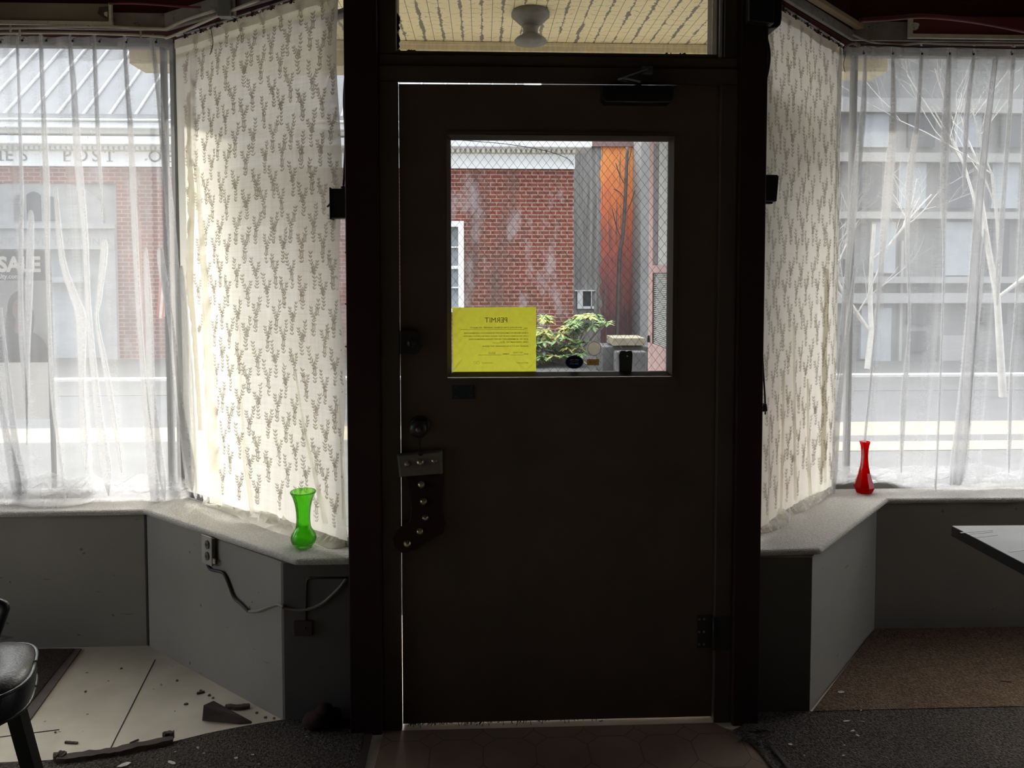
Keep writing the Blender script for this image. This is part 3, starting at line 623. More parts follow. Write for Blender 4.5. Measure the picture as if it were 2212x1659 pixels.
b.build('sticker_rim', MT['stickw'], sm_)
q0, q1 = at(1268,776,D+.024), at(1294,789,D+.024)
lb = MB().box((q0.x,D+.0234,q1.z),(q1.x,D+.0240,q0.z)).build('sticker_label', MT['stickgold'], sm_)
b = MB().text('2018', .0115, lambda q: Vector(((q0.x+q1.x)/2-q.x, D+.0231, (q0.z+q1.z)/2-.004+q.y)), 0)
b.build('label_print', MT['ink'], lb)
q0, q1 = at(1337,757,D+.012), at(1365,802,D+.012)
b = MB(); w_ = q1.x-q0.x
b.slab([(q0.x+.001,0,q1.z),(q1.x-.001,0,q1.z),(q1.x+.001,0,q0.z-.012),(q1.x-.001,0,q0.z-.001),(q0.x+w_*.7,0,q0.z-.0005),(q0.x+w_*.55,0,q0.z-.003),(q0.x+w_*.4,0,q0.z),(q0.x+.004,0,q0.z-.001),(q0.x-.001,0,q0.z-.012)], (0,.016,0))
for i in range(len(b.v)): b.v[i].y += D+.006
ds = tag(b.build('door_sensor', MT['olive'], bevel=.002), 'small dark box standing on the right of the door window ledge', 'sensor')
c = at(1355.5,769.5,D+.004); MB().lathe([(0,-.0025),(.0022,-.002),(.0026,.0)], c+Vector((0,.002,0)), 12, 'Y').build('sensor_led', MT['stickw'], ds)
b = MB().tube(spline([at(1312,745,D+.022),at(1326,747,D+.021),at(1338,746.5,D+.020),at(1343,751,D+.018),at(1346,757,D+.013)],5), .0009, 6)
tag(b.build('sensor_wire', MT['stickw']), 'thin white wire leading to the dark box in the door window', 'wire')
# Christmas stocking on the knob
kb = at(906,975,D-.03)
sk = thing('bell_stocking', (kb.x,D-.02,at(906,1192,D).z), 'dark felt Christmas stocking with jingle bells hanging from the door knob', 'stocking')
sp = [(877,1022),(956,1020),(956,1105),(963,1130),(958,1150),(930,1166),(900,1186),(872,1194),(854,1182),(850,1160),(861,1141),(885,1122),(889,1090)]
def outline(pxs, y0, th, m):
    b = MB(); P = [at(u,v,y0) for u,v in pxs]; cc = sum(P, Vector())/len(P)
    front = [p*.90+cc*.10 for p in P]
    n = len(P); vs = [Vector((p.x,y0,p.z)) for p in P]+[Vector((p.x,y0-th*.55,p.z)) for p in P]+[Vector((p.x,y0-th,p.z)) for p in front]
    fs = [list(range(n))[::-1], list(range(2*n,3*n))]
    for k in range(n):
        fs += [(k,(k+1)%n,n+(k+1)%n,n+k),(n+k,n+(k+1)%n,2*n+(k+1)%n,2*n+k)]
    return b.add(vs, fs, m, False)
outline(sp, D-.006, .018, 0).build('boot', MT['felt'], sk, bevel=.002)
outline([(858,979),(956,970),(957,1021),(863,1028)], D-.005, .024, 0).build('cuff', MT['cuff'], sk, bevel=.002)
for (u, v, rr) in ((880,1002,.0105),(908,998,.0125),(938,995,.0105),(910,1047,.0115),(915,1083,.0115),(919,1118,.011),(907,1148,.011),(880,1174,.0125)):
    c = at(u,v,D-.028); b = MB().lathe([(rr*math.sin(pi*k/10)+1e-4*(k in(0,10)), -rr*math.cos(pi*k/10)) for k in range(11)], c, 18, 'Y')
    bo = b.build('bell', MT['bell'], sk)
    a_ = R.uniform(.5,1.0)
    MB().bar(c+Vector((-rr*.75*math.cos(a_),-rr*.72,-rr*.75*math.sin(a_))), c+Vector((rr*.75*math.cos(a_),-rr*.72,rr*.75*math.sin(a_))), .0022,.004).bar(c+Vector((-rr*.75*math.sin(a_),-rr*.72,rr*.75*math.cos(a_))), c+Vector((rr*.75*math.sin(a_),-rr*.72,-rr*.75*math.cos(a_))), .0022,.004).build('bell_slot', MT['blackline'], bo)
b = MB().tube(spline([at(908,979,D-.02),at(907,960,D-.022),(kp.x+.010,D-.030,kp.z-.012),(kp.x+.009,D-.030,kp.z+.010),(kp.x-.009,D-.030,kp.z+.010),(kp.x-.008,D-.030,kp.z-.012),at(907,962,D-.024),at(908,979,D-.02)],5), .0011, 6)
b.build('hanging_loop', MT['felt'], sk)
MB().lathe([(.006,-.002),(.0075,0),(.006,.002),(.0045,0)], at(908,980,D-.030), 16, 'Y', close=True).build('eyelet', MT['blackmetal'], sk)

# ================================================================== sills and curtains
SL = [(-.419,2.345),(-.598,2.345),(-1.300,2.868),(-2.9,2.848)]
SR = [(.888,2.36),(1.118,2.368),(1.634,2.890),(3.6,2.850)]
LOi = [(-2.9,3.04),(-1.20,3.04),(-.419,2.431)]
ROi = [(3.6,3.04),(1.435,3.04),(.888,2.495)]
tag(MB().prism(SL+LOi, .5275, ZS).build('sill_carpet', MT['sillc'], bevel=.011, seg=3), 'beige ribbed carpet covering the window ledge left of the door', 'carpet')
tag(MB().prism(SR+ROi, .5275, ZS).build('sill_carpet', MT['sillc'], bevel=.011, seg=3), 'beige ribbed carpet covering the window ledge right of the door', 'carpet')

def pxpoly(P, n=10):
    """an open run of (u, v, width) resampled smoothly"""
    S = spline([Vector(p) for p in P], n); return S
def flap(b, P, Y, m=0, lay=2, bulge=.010, gap=.006):
    """a lapped fold of cloth: layers running down in front of the main sheet"""
    S = pxpoly(P, 7)
    for L in range(lay):
        vs = []; fs = []; nc = 4
        for i, p in enumerate(S):
            a = at(p.x-p.z/2, p.y, Y); c = at(p.x+p.z/2, p.y, Y)
            for k in range(nc+1):
                q = a.lerp(c, k/nc); q.y = Y - gap - L*.0022 - bulge*math.sin(pi*k/nc)*(1-.35*L); vs.append(q)
        for i in range(len(S)-1):
            for k in range(nc): fs.append((i*(nc+1)+k, i*(nc+1)+k+1, (i+1)*(nc+1)+k+1, (i+1)*(nc+1)+k))
        b.add(vs, fs, m, True)
def pool(b, front, back, rows=6, top=.11, m=0, amp=.016, seed=1, mid=.35, n=5):
    """cloth heaped on the sill: creased facets from the hanging sheet (back) out to the front edge"""
    r = random.Random(seed); F = spline(front, n); G = spline(back, n); K = len(F)
    vs = []
    for i in range(K):
        h = top*r.uniform(.6,1.3)
        for j in range(rows+1):
            t = j/rows; p = G[i].lerp(F[i], t)
            z = ZS+.0015 + h*(1-t)**1.2 + (amp*r.uniform(-.4,1.5) if 0 < j < rows else 0)*(1 if t < .75 else .55) + .02*mid*math.sin(pi*t)
            jit = 0 if j == rows else .010
            vs.append(Vector((p.x+r.uniform(-jit,jit), p.y+r.uniform(-jit,jit)*.6, max(ZS+.0012, z))))
    fs = []
    for i in range(K-1):
        for j in range(rows):
            a, c, d, e = i*(rows+1)+j, (i+1)*(rows+1)+j, (i+1)*(rows+1)+j+1, i*(rows+1)+j+1
            fs += [(a,c,d),(a,d,e)] if (i*7+j*3) % 2 else [(a,c,e),(c,d,e)]
    b.add(vs, fs, m, False)
def sheer(name, x0, x1, Y, folds, label, seed, hooks, poolF, poolB, lean):
    r = random.Random(seed); b = MB()
    ph = [r.uniform(0,6.28) for _ in range(6)]; zt, zb = 2.374, .585
    def wave(x, z):
        q = (zt-z)/1.8; xx = x - lean*q*.08
        return Y + .0065*math.sin(xx*57+ph[0]+.6*math.sin(xx*9+ph[1])) + (.004+.006*q)*math.sin(xx*27+ph[2]+1.2*q) + .003*q*math.sin(xx*110+ph[3]+3*q) + .012*q*math.sin(xx*6+ph[4])
    b.grid(lambda s, t: Vector((x0+(x1-x0)*s, wave(x0+(x1-x0)*s, zb+(zt-zb)*t), zb+(zt-zb)*t)), 220, 40)
    b.grid(lambda s, t: Vector((x0+(x1-x0)*s, wave(x0+(x1-x0)*s, 2.285+.089*t)-.0035, 2.285+.006*math.sin(x0*3+s*40)*(1-t)+(.089-.006*math.sin(x0*3+s*40)*(0))*t)), 180, 4)     # deep top hem
    for P in folds:
        lay = 5; bg = .007; P = [(P[0][0],P[0][1]-26,1.5)]+list(P)+[(P[-1][0]+(P[-1][0]-P[-2][0])*.3,P[-1][1]+60,1.5)] if not isinstance(P[0], int) else P
        if isinstance(P[0], int): lay = 5; P = P[1:]; bg = .020
        flap(b, P, Y, 0, lay, bg)
    for sd in range(4): pool(b, [f+Vector((0,.010*sd,0)) for f in poolF], poolB, 4, .095-.014*sd, 0, .022, seed*7+sd, .35, 2 if sd % 2 else 1)
    o = tag(b.build(name, MT['sheer'], flip=False), label, 'curtain')
    for (u, v) in hooks:
        p = at(u, v, Y-.016); h = MB().lathe([(0,-.004),(.0042,-.0025),(.005,0)], p, 10, 'Y', m=0); h.tube([p+Vector((0,.004,0)), p+Vector((0,.004,.010)), p+Vector((.003,.008,.014)), p+Vector((.003,.012,.010))], .0011, 5)
        h.build('curtain_hook', MT['blackmetal'], o)
    return o
FLs = [
 [(41,92,5),(46,240,7),(50,420,8),(48,600,9),(50,720,12),(60,860,8)],
 [(92,92,8),(97,230,11),(104,400,13),(106,560,9),(110,700,8),(118,860,10),(138,1020,5)],
 [(155,100,9),(163,200,13),(172,350,17),(186,500,13),(195,680,12),(214,880,18),(232,1010,24)],
 [(207,100,8),(214,280,9),(221,400,6)],
 [(272,95,7),(279,210,10),(286,300,12),(293,480,13),(303,680,11),(316,850,13),(336,1060,20)],
 [(333,100,8),(346,210,12),(357,330,14),(373,500,20),(386,700,22),(410,1000,25)],
 [(125,430,9),(138,560,13),(163,640,19),(178,690,22),(180,840,13),(186,960,18)],
 [(228,540,15),(218,640,11),(212,690,8),(232,800,13),(258,960,9)],
 [(0,830,8),(18,940,16),(38,1040,26)], [(8,690,5),(22,820,9),(36,950,16),(52,1050,26)],
 [(70,480,13),(66,620,16),(63,760,10),(62,900,4)],
 [(350,560,16),(372,700,14),(392,880,16),(418,1020,20)], [(318,560,10),(325,700,16),(330,860,18),(352,1020,16)],
 [(395,600,12),(410,760,16),(424,900,18),(434,1020,18)],
]
FRs = [
 [(1866,122,6),(1861,250,13),(1845,400,17),(1831,560,13),(1812,760,10)],
 [(1925,122,7),(1926,260,14),(1916,400,20),(1903,540,13),(1884,760,6),(1864,960,5)],
 [(1987,122,7),(1979,260,10),(1962,380,15),(1957,520,9),(1961,700,6),(1950,850,14),(1945,960,8)],
 [(2047,122,8),(2041,250,17),(2035,400,15),(2036,560,6),(2030,760,5),(2020,1000,5)],
 [(2100,122,7),(2086,240,12),(2080,360,8)],
 [3,(2147,122,10),(2130,260,15),(2112,430,18),(2103,560,22),(2093,720,27),(2080,880,33),(2067,1000,37),(2060,1046,26)],
 [(2122,520,7),(2112,640,12),(2100,760,8),(2092,860,4)],
 [(2185,122,9),(2173,300,10),(2160,480,11),(2152,600,12)],
 [(2211,170,9),(2204,400,9),(2192,640,5),(2180,800,6),(2176,960,8)],
 [(1812,130,8),(1806,250,11),(1797,450,13),(1790,600,12)],
 [(1842,600,6),(1822,760,10),(1806,900,14),(1800,1010,14)],
]
YS = 2.978
lpool = [fl(u,v,ZS) for u,v in ((-60,1092),(-10,1090),(22,1091),(75,1099),(130,1099),(168,1093),(200,1084),(250,1084),(300,1082),(350,1083),(400,1078),(440,1066))]
lback = [Vector((p.x, YS+.004, 0)) for p in lpool]
rpool = [fl(u,v,ZS) for u,v in ((1786,1058),(1812,1052),(1850,1049),(1900,1050),(1950,1056),(2000,1058),(2060,1059),(2110,1060),(2160,1056),(2212,1058),(2280,1058))]
rback = [Vector((p.x, YS+.004, 0)) for p in rpool]
sheer('sheer_curtain', -2.6, -1.206, YS, FLs, 'white sheer curtain hanging in the left front window, its hem heaped on the ledge', 3,
      [(1,91),(48,88),(100,88),(157,89),(215,90),(273,91),(337,91)], lpool, lback, 1)
sheer('sheer_curtain', 1.462, 3.3, YS, FRs, 'white sheer curtain hanging in the right front window behind the red vase', 5,
      [(1866,115),(1929,116),(1992,116),(2052,116),(2103,117),(2186,117)], rpool, rback, -1)

def lace(name, A, Bp, label, seed, zt=2.372, zb=.585, edge=None, bare=None):
    """net curtain along the slanted window; the woven sprays stand on the net in a denser thread"""
    r = random.Random(seed); A, Bp = Vector((*A,0)), Vector((*Bp,0)); L = (Bp-A).length; d = (Bp-A)/L
    n = Vector((d.y,-d.x,0)); n = n if n.y < 0 else -n            # towards the room
    ph = [r.uniform(0,6.28) for _ in range(5)]
    def S(s, z, off=0):
        q = (zt-z)/1.8
        w = .0035*math.sin(s*19+ph[0])+.0008*math.sin(s*83+ph[1]+q)+.008*q*math.sin(s*11+ph[2]) + (.0012*q*q)*math.sin(s*120+ph[3])
        p = A + d*s + n*(w+off); return Vector((p.x,p.y,z))
    E = edge or (lambda z: L)
    b = MB()
    b.grid(lambda s, t: S(E(zb+(zt-zb)*t)*s, zb+(zt-zb)*t), 90, 44, 0)
    b.grid(lambda s, t: S(E(zt)*s, zt-.034+.034*t, .003), 60, 2, 2)
    def leaf(s, z, ang, l, w):
        c, q = math.cos(ang), math.sin(ang); pts = []
        for k in range(6):
            a = 2*pi*k/6; x, y = l*.5*(1+math.cos(a)), w*math.sin(a)
            pts.append((s + x*c - y*q, z + x*q + y*c))
        if max(p[0] for p in pts) > E(z)-.004 or min(p[0] for p in pts) < .004: return
        if bare and bare(s, z): return
        b.add([S(p[0],p[1],.0018) for p in pts], [list(range(6))], 1)
    def ring(s, z, rx, rz, w, k=12):
        if s-rx < .004 or s+rx > E(z)-.004 or (bare and bare(s,z)): return
        vs = []
        for i in range(k):
            a = 2*pi*i/k; m_ = 1+.14*(i % 2)
            vs += [S(s+rx*m_*math.cos(a), z+rz*m_*math.sin(a), .0018), S(s+(rx-w)*math.cos(a), z+(rz-w)*math.sin(a), .0018)]
        b.add(vs, [(2*i,(2*i+2)%(2*k),(2*i+3)%(2*k),2*i+1) for i in range(k)], 1)
    def spray(s, z, h, mir, flower):
        x, y, a = s, z, pi/2 + mir*.25; k = 0; st = h/11
        for i in range(11):
            leaf(x, y, a, st*1.15, .0011)
            if i in flower:
                ring(x+mir*.003, y+st*.6, .0085, .0125, .0032); ring(x+mir*.003, y+st*.6, .0040, .006, .0020, 8)
                for q in range(4): leaf(x+mir*.003+.010*math.cos(q*1.57+.6), y+st*.6+.013*math.sin(q*1.57+.6), q*1.57+.6, .008, .0024)
            else:
                for sd in (1,-1): leaf(x, y, a+sd*r.uniform(.55,1.0), r.uniform(.011,.018), r.uniform(.0022,.0036))
            x += math.cos(a)*st; y += math.sin(a)*st; a += mir*(-.13 if i < 6 else .16)+r.uniform(-.05,.05)
        a0 = a+mir*.8; x, y = s+mir*.006, z+h*.45
        for i in range(5):
            leaf(x, y, a0, .012, .0013); leaf(x, y, a0+.8, .013, .0028); leaf(x, y, a0-.8, .013, .0028); x += math.cos(a0)*.010; y += math.sin(a0)*.010; a0 -= mir*.28
    ci = 0; s = .02
    while s < L:
        z = zb + (.03 if ci % 2 else .12); j = 0
        while z < zt-.05:
            h = r.uniform(.115,.14); spray(s + r.uniform(-.008,.008), z, h, 1 if (ci+j) % 2 else -1, ((3,),(2,7),(5,))[(ci+j) % 3]); z += .158; j += 1
        s += .052; ci += 1
    return b, S, E
# left net: from the corner to the post; its free edge swings clear of the post
Al, Bl = (-1.200,3.000), (-.437,2.412)
LL = (Vector(Al)-Vector(Bl)).length
def edgeL(z): return LL - (.012+.012*math.sin(z*9+1)+ (.014 if z > 1.9 else .014*max(0,(z-.9))) - (.012 if z < .8 else 0))
def bareL(s, z): return s < .06+.13*max(0,min(1,(1.65-z)/1.0))
b, S, E_ = lace('l', Al, Bl, '', 21, edge=edgeL, bare=bareL)
def dflap(b, P, pl, n, m, lay=2, bulge=.008, scal=0):
    """a strip of cloth lapped over the slanted net"""
    Q = pxpoly(P, 8)
    for L in range(lay):
        vs = []; fs = []; nc = 4; n_ = Vector(n)
        for i, p in enumerate(Q):
            wl = p.z/2*(1+(scal*abs(math.sin(i*1.1))))
            for k in range(nc+1):
                q = onplane(p.x-wl+(wl+p.z/2)*k/nc, p.y, pl, n) + n_*(.004+L*.002+bulge*math.sin(pi*k/nc)); vs.append(q)
        for i in range(len(Q)-1):
            for k in range(nc): fs.append((i*(nc+1)+k, i*(nc+1)+k+1, (i+1)*(nc+1)+k+1, (i+1)*(nc+1)+k))
        b.add(vs, fs, m, True)
nL = Vector((-.611,-.792,0)).normalized(); pL = Vector((*Al,1))
dflap(b, [(430,360,5),(436,480,10),(446,640,16),(454,800,22),(462,950,26),(470,1085,30)], pL, nL, 0, 1, .010)
dflap(b, [(420,120,14),(419,240,14),(418,360,16)], pL, nL, 3, 1, .006)
dflap(b, [(411,200,7),(412,330,8),(417,420,11),(415,520,12),(414,620,12),(421,700,9),(428,800,8),(436,930,8)], pL, nL*1.0, 2, 1, .004, .8)
dflap(b, [(520,640,5),(524,820,6),(532,980,8),(548,1110,10)], pL, nL, 0, 1, .004)
dflap(b, [(640,800,4),(660,930,6),(690,1060,10),(705,1130,12)], pL, nL, 0, 1, .004)
dflap(b, [(735,860,5),(742,980,8),(746,1120,10)], pL, nL, 0, 1, .004)
lp = [fl(u,v,ZS) for u,v in ((436,1090),(480,1103),(530,1124),(580,1145),(628,1160),(680,1172),(712,1186),(748,1180))]
lq = [Vector((p.x, p.y, 0)) + Vector((.611,.792,0))*k for p, k in zip(lp, (.02,.03,.035,.04,.045,.05,.075,.055))]
pool(b, lp, lq, 4, .04, 0, .010, 33, .2, 6)
lc = tag(b.build('lace_curtain', [MT['lace'],MT['motif'],MT['hem'],MT['sheer']], flip=False), 'cream flowered lace curtain in the slanted window left of the door', 'curtain')
# right net
Ar, Br = (1.468,3.005), (.955,2.490)
LR_ = (Vector(Ar)-Vector(Br)).length
b, S, E_ = lace('r', Ar, Br, '', 22, edge=lambda z: LR_+.02, zt=2.372)
nR = Vector((.708,-.706,0)).normalized(); pR = Vector((*Ar,1))
dflap(b, [(1668,20,6),(1700,40,6)], pR, nR, 2, 1, .002)
for P in ([(1786,520,6),(1780,700,9),(1776,900,10),(1774,1040,12)], [(1712,700,4),(1714,900,6),(1716,1080,7)], [(1690,800,4),(1688,960,5),(1684,1110,6)], [(1742,820,4),(1744,960,6),(1748,1070,8)], [(1660,900,4),(1656,1130,5)]):
    dflap(b, P, pR, nR, 0, 1, .004)
dflap(b, [(1784,580,7),(1782,680,8),(1778,760,7),(1776,900,7),(1774,1010,7)], pR, nR, 2, 1, .003, .7)
rp = [fl(u,v,ZS) for u,v in ((1642,1151),(1668,1149),(1702,1133),(1712,1115),(1740,1104),(1770,1085),(1800,1061))]
rq = [Vector((p.x,p.y,0)) + Vector((-.708,.706,0))*k for p, k in zip(rp, (.03,.045,.06,.055,.055,.05,.035))]
pool(b, rp, rq, 5, .045, 3, .013, 41, .6, 6); pool(b, rp, rq, 5, .03, 0, .010, 43, .5, 5)
tag(b.build('lace_curtain', [MT['lace'],MT['motif'],MT['hem'],MT['sheer']], flip=False), 'cream flowered lace curtain in the slanted window right of the door', 'curtain')
# rods with clips over the two nets, tiers of clips
def rod(A, Bp, z, n, label, k, cnt):
    A, Bp = Vector((*A,z)), Vector((*Bp,z)); d = (Bp-A)
    r_ = tag(MB().tube([A, Bp], .0045, 8).build('curtain_rod', MT['metal']), label, 'rod')
    for i in range(cnt):
        p = A + d*((i+.6)/cnt) + n*.004
        h = MB().lathe([(.0065,-.002),(.008,0),(.0065,.002),(.0052,0)], p, 12, 'Y', close=True); h.bar(p+Vector((0,0,-.006)), p+Vector((0,0,-.020))+n*.002, .008, .005); h.bar(p+Vector((0,0,-.013)), p+Vector((.012,-.004,-.017)), .003,.003)
        h.build('curtain_clip', MT['blackmetal'], r_)
rod((-1.185,2.975), (-.435,2.398), 2.381, nL, 'thin curtain rod with dark clips over the left lace curtain', 0, 9)
rod((1.462,2.985), (.93,2.452), 2.381, nR, 'thin curtain rod with dark clips over the right lace curtain', 0, 7)

# ================================================================== vases
g0 = fl(656,1179,ZS)
k = g0.y/1600*1.0
def flute(n, amp, twist=0): return lambda t, a: 1+amp*abs(math.cos(n*(a+twist*t)/2))
oprof = [(.0001,.002),(19,0),(21,2),(24,6),(27,12),(28,18),(26.5,25),(22.5,32),(18.5,37),(16.6,42),(15.6,50),(15.0,60),(15.4,72),(16.8,84),(19.2,96),(22.8,107),(26.6,114.5),(28.2,117),(28.6,119),(27.6,120)]
iprof = [(26.4,119.2),(25.2,114),(21.2,106),(17.6,96),(15.0,84),(13.6,72),(13.2,60),(13.8,50),(14.9,42),(17.0,37),(21,31),(24.6,24),(25.6,18),(24,10),(19,7),(.0001,6.5)]
prof = [(r*k*.96, h*k) for r, h in oprof+iprof]
def gfl(t, a):
    tt = t*36
    if tt > 19.2 or tt < 2: return 1
    w = .045 if tt < 8 else .030 if tt < 16 else .012
    return 1 + w*(abs(math.cos(10*(a + (0.5*(8-tt)/8 if tt < 8 else 0)))) - .5)
tag(MB().lathe(prof, (g0.x,g0.y,ZS+.0005), 120, 'Z', 0, gfl).build('green_vase', MT['green']), 'fluted clear green glass vase on the left window ledge', 'vase')
r0 = fl(1866,1064,ZS); k = r0.y/1600
op = [(.0001,0),(15.5,0),(17,1),(23,14),(22,17),(17,31),(12.6,46),(9.6,60),(8,74),(7.6,86),(8.2,98),(9.6,108),(11.4,114),(11.8,116),(11,116.6)]
ip = [(10.2,115),(8.4,107),(6.8,98),(6.2,86),(6.6,74),(8.2,60),(11.2,46),(15,31),(19,18),(20,14),(15,4),(.0001,4)]
tag(MB().lathe([(r*k*.99,h*k*.985) for r,h in op+ip], (r0.x,r0.y,ZS+.0005), 8, 'Z', 0, None, False).build('red_vase', MT['redg']), 'slender faceted red glass vase on the right window ledge', 'vase')

# ================================================================== electrics on and round the posts
z0, z1, xl = at(735,474,2.366).z, at(735,407,2.366).z, at(718,440,2.366).x
eb = thing('switch_box', (-.42,2.40,z0), 'black metal switch box on the post left of the door', 'switch box')
b = MB().box((xl+.001,2.340,z0+.002),(-.4195,2.392,z1-.003)); b.build('box_body', MT['blackmetal'], eb, bevel=.003)
b = MB().box((xl-.0035,2.335,z0-.002),(xl+.001,2.397,z1)).build('box_cover', MT['blackmetal'], eb, bevel=.002)
b = MB().tube([(xl-.003,2.366,(z0+z1)/2+.006),(xl-.012,2.366,(z0+z1)/2-.006),(xl-.017,2.366,(z0+z1)/2-.009)], .0032, 8).build('toggle', MT['blackmetal'], eb)
cx_ = at(742,405,2.366).x
MB().lathe([(.008,0),(.0095,.003),(.0095,.008),(.006,.010)], (cx_,2.366,z1-.003), 14).build('cable_clamp', MT['blackmetal'], eb)
tag(MB().tube(spline([(cx_,2.366,z1+.008),at(743,380,2.366),at(746,300,2.366),at(743,220,2.366),at(746,160,2.366),at(751,100,2.366),(-.4235,2.366,2.38)],6), .0036, 8).build('cable', MT['black']), 'black cable running up the left post from the switch box', 'cable')
for i, v in enumerate((545,656,748)):
    p = at(749,v,2.36); tag(MB().box((p.x,2.352,p.z-.004),(-.4195,2.368,p.z+.004)).tube([p+Vector((-.001,0,-.003)), p+Vector((-.005,0,.001))], .002, 6).build('cable_clip', MT['blackmetal']), 'small dark cable clip on the edge of the left post', 'clip', 'cable clips on the left post')
z0, z1, xr = at(1660,437,2.42).z, at(1660,380,2.42).z, at(1675,400,2.42).x
b = MB().slab([(.8885,2.39,z0+.003),(xr-.006,2.39,z0),(xr,2.39,z1-.006),(xr-.004,2.39,z1),(.8885,2.39,z1+.001)], (0,.058,0))
rb = tag(b.build('outlet_box', MT['blackmetal'], bevel=.003), 'black outlet box on the post right of the door', 'outlet box')
MB().box((.893,2.405,z0-.006),(xr-.014,2.43,z0)).build('box_screw_plate', MT['blackmetal'], rb)
co = thing('plug_cord', (at(1648,890,2.42).x,2.42,at(1648,890,2.42).z), 'black cord with a two pin plug dangling beside the right post', 'cord')
MB().tube(spline([(at(1646,438,2.42).x,2.42,z0+.001),at(1650,500,2.42),at(1649,560,2.42),at(1646,640,2.42),at(1645,720,2.42),at(1649,800,2.42),at(1652,850,2.42),at(1653,872,2.42)],6), .0031, 8).build('cord', MT['black'], co)
b = MB(); p = at(1652,871,2.42); q = at(1648,889,2.42)
b.slab([(p.x-.004,2.413,p.z),(p.x+.004,2.413,p.z),(q.x+.013,2.413,q.z+.008),(q.x+.012,2.413,q.z+.001),(q.x-.010,2.413,q.z),(q.x-.009,2.413,q.z+.006)], (0,.015,0))
pg = b.build('plug', MT['black'], co, bevel=.002)
MB().box((q.x-.007,2.418,q.z-.010),(q.x-.0035,2.4215,q.z)).box((q.x+.006,2.418,q.z-.010),(q.x+.0095,2.4215,q.z)).build('plug_pin', MT['blackmetal'], pg)
z0 = at(1630,66,2.33).z; xa, xb = at(1602,30,2.33).x, at(1663,30,2.40).x
b = MB().slab([(.84,2.26,z0-.002),(xb-.018,2.26,z0),(xb-.004,2.26,z0+.012),(xb,2.26,z0+.03),(xb,2.26,z0+.22),(.815,2.26,z0+.22),(.815,2.26,z0+.006)], (0,.16,0))
b = MB().slab([(.892,2.30,z0-.002),(xb-.014,2.30,z0),(xb-.003,2.30,z0+.010),(xb,2.30,z0+.03),(xb,2.30,z0+.22),(.892,2.30,z0+.22)], (0,.11,0))
b.slab([(.812,2.258,z0+.006),(.8915,2.258,z0-.001),(.8915,2.258,z0+.22),(.812,2.258,z0+.22)], (0,.0365,0))
tag(b.build('meter_box', MT['black'], bevel=.004), 'large black box high on the right post beside the transom', 'box')
b = MB().tube(spline([(at(1656,68,2.40).x,2.40,z0+.002),at(1662,110,2.40),at(1661,140,2.40),at(1655,170,2.40),at(1648,192,2.40),(.8925,2.40,at(1645,200,2.40).z)],6), .0042, 8)
b.tube(spline([(at(1650,68,2.40).x,2.392,z0+.002),at(1657,110,2.392),at(1656,140,2.392),at(1651,170,2.392),(.8925,2.392,at(1645,194,2.39).z)],6), .0038, 8)
tag(b.build('cable_loop', MT['black']), 'looped black cable hanging below the box on the right post', 'cable')
# cables along the window heads
def cable(pts, r, m, name, label, cat='cable'):
    return tag(MB().tube(spline(pts,6), r, 8).build(name, MT[m]), label, cat)
yb = 2.904
cable([at(u,v,yb) for u,v in ((-120,63),(0,61),(60,60),(150,57),(230,58),(300,61),(340,62))]+[Vector((-1.19,2.900,at(352,61,2.9).z)),Vector((-1.10,2.842,at(400,45,2.85).z)),Vector((-.95,2.725,at(480,24,2.73).z))], .0055, 'creampaint', 'painted_cable', 'upper painted cable run above the left window')
cable([at(u,v,yb) for u,v in ((-120,74),(0,72),(90,71),(180,72),(280,75),(350,79))]+[Vector((-1.192,2.902,at(378,81,2.9).z)),Vector((-1.10,2.842,at(420,67,2.85).z)),Vector((-.95,2.725,at(480,38,2.73).z)),Vector((-.75,2.572,at(590,2,2.58).z))], .0050, 'creampaint', 'painted_cable', 'lower painted cable run above the left window')
for (u, v) in ((24,63),(44,71),(305,75)):
    p = at(u,v,2.900); tag(MB().bar(p+Vector((0,-.004,-.012)), p+Vector((0,-.004,.012)), .006, .004).build('cable_staple', MT['creampaint']), 'painted staple holding a cable above the left window', 'staple', 'staples over the left window')
yb = 2.918
cable([at(u,v,yb) for u,v in ((1842,75),(1880,90),(1940,97),(1990,93),(2040,95),(2120,96),(2212,97),(2300,97))], .0042, 'creampaint', 'painted_cable', 'pale cable clipped above the right window')
cable([at(u,v,yb-.006) for u,v in ((1836,97),(1900,98),(1990,102),(2060,101),(2140,104),(2212,105),(2300,105))], .0036, 'blackmetal', 'dark_cable', 'dark cable just above the right sheer curtain')
b = MB(); p = at(1828,104,2.90)
b.tube(spline([at(1824,108,2.90),at(1832,98,2.88),at(1842,94,2.89),at(1852,99,2.90)],5), .004, 6); b.tube(spline([p,at(1826,118,2.90),at(1822,140,2.90),at(1826,156,2.90)],5), .0016, 5); b.tube(spline([at(1846,92,2.89),at(1856,96,2.885),at(1850,104,2.885)],5), .005, 6)
tag(b.build('wire_tangle', MT['cord']), 'tangle of wire ends in the corner over the right windows', 'wire')
cable([at(u,v,2.78) for u,v in ((1765,20),(1775,34),(1779,22))]+[at(1774,40,2.79),at(1762,46,2.79),at(1754,42,2.79)], .0018, 'blackmetal', 'bent_wire', 'bent black wire end above the right lace curtain', 'wire')
cable([at(u,v,2.84) for u,v in ((452,36),(455,60),(460,90),(456,112),(453,118))], .0016, 'cord', 'looped_string', 'thin looped cord hanging over the top of the left lace curtain', 'cord')
cable([at(u,v,2.80) for u,v in ((236,8),(280,7),(340,10),(400,15),(450,16))], .004, 'red', 'red_tube', 'thin dark red tube above the left window head', 'tube')
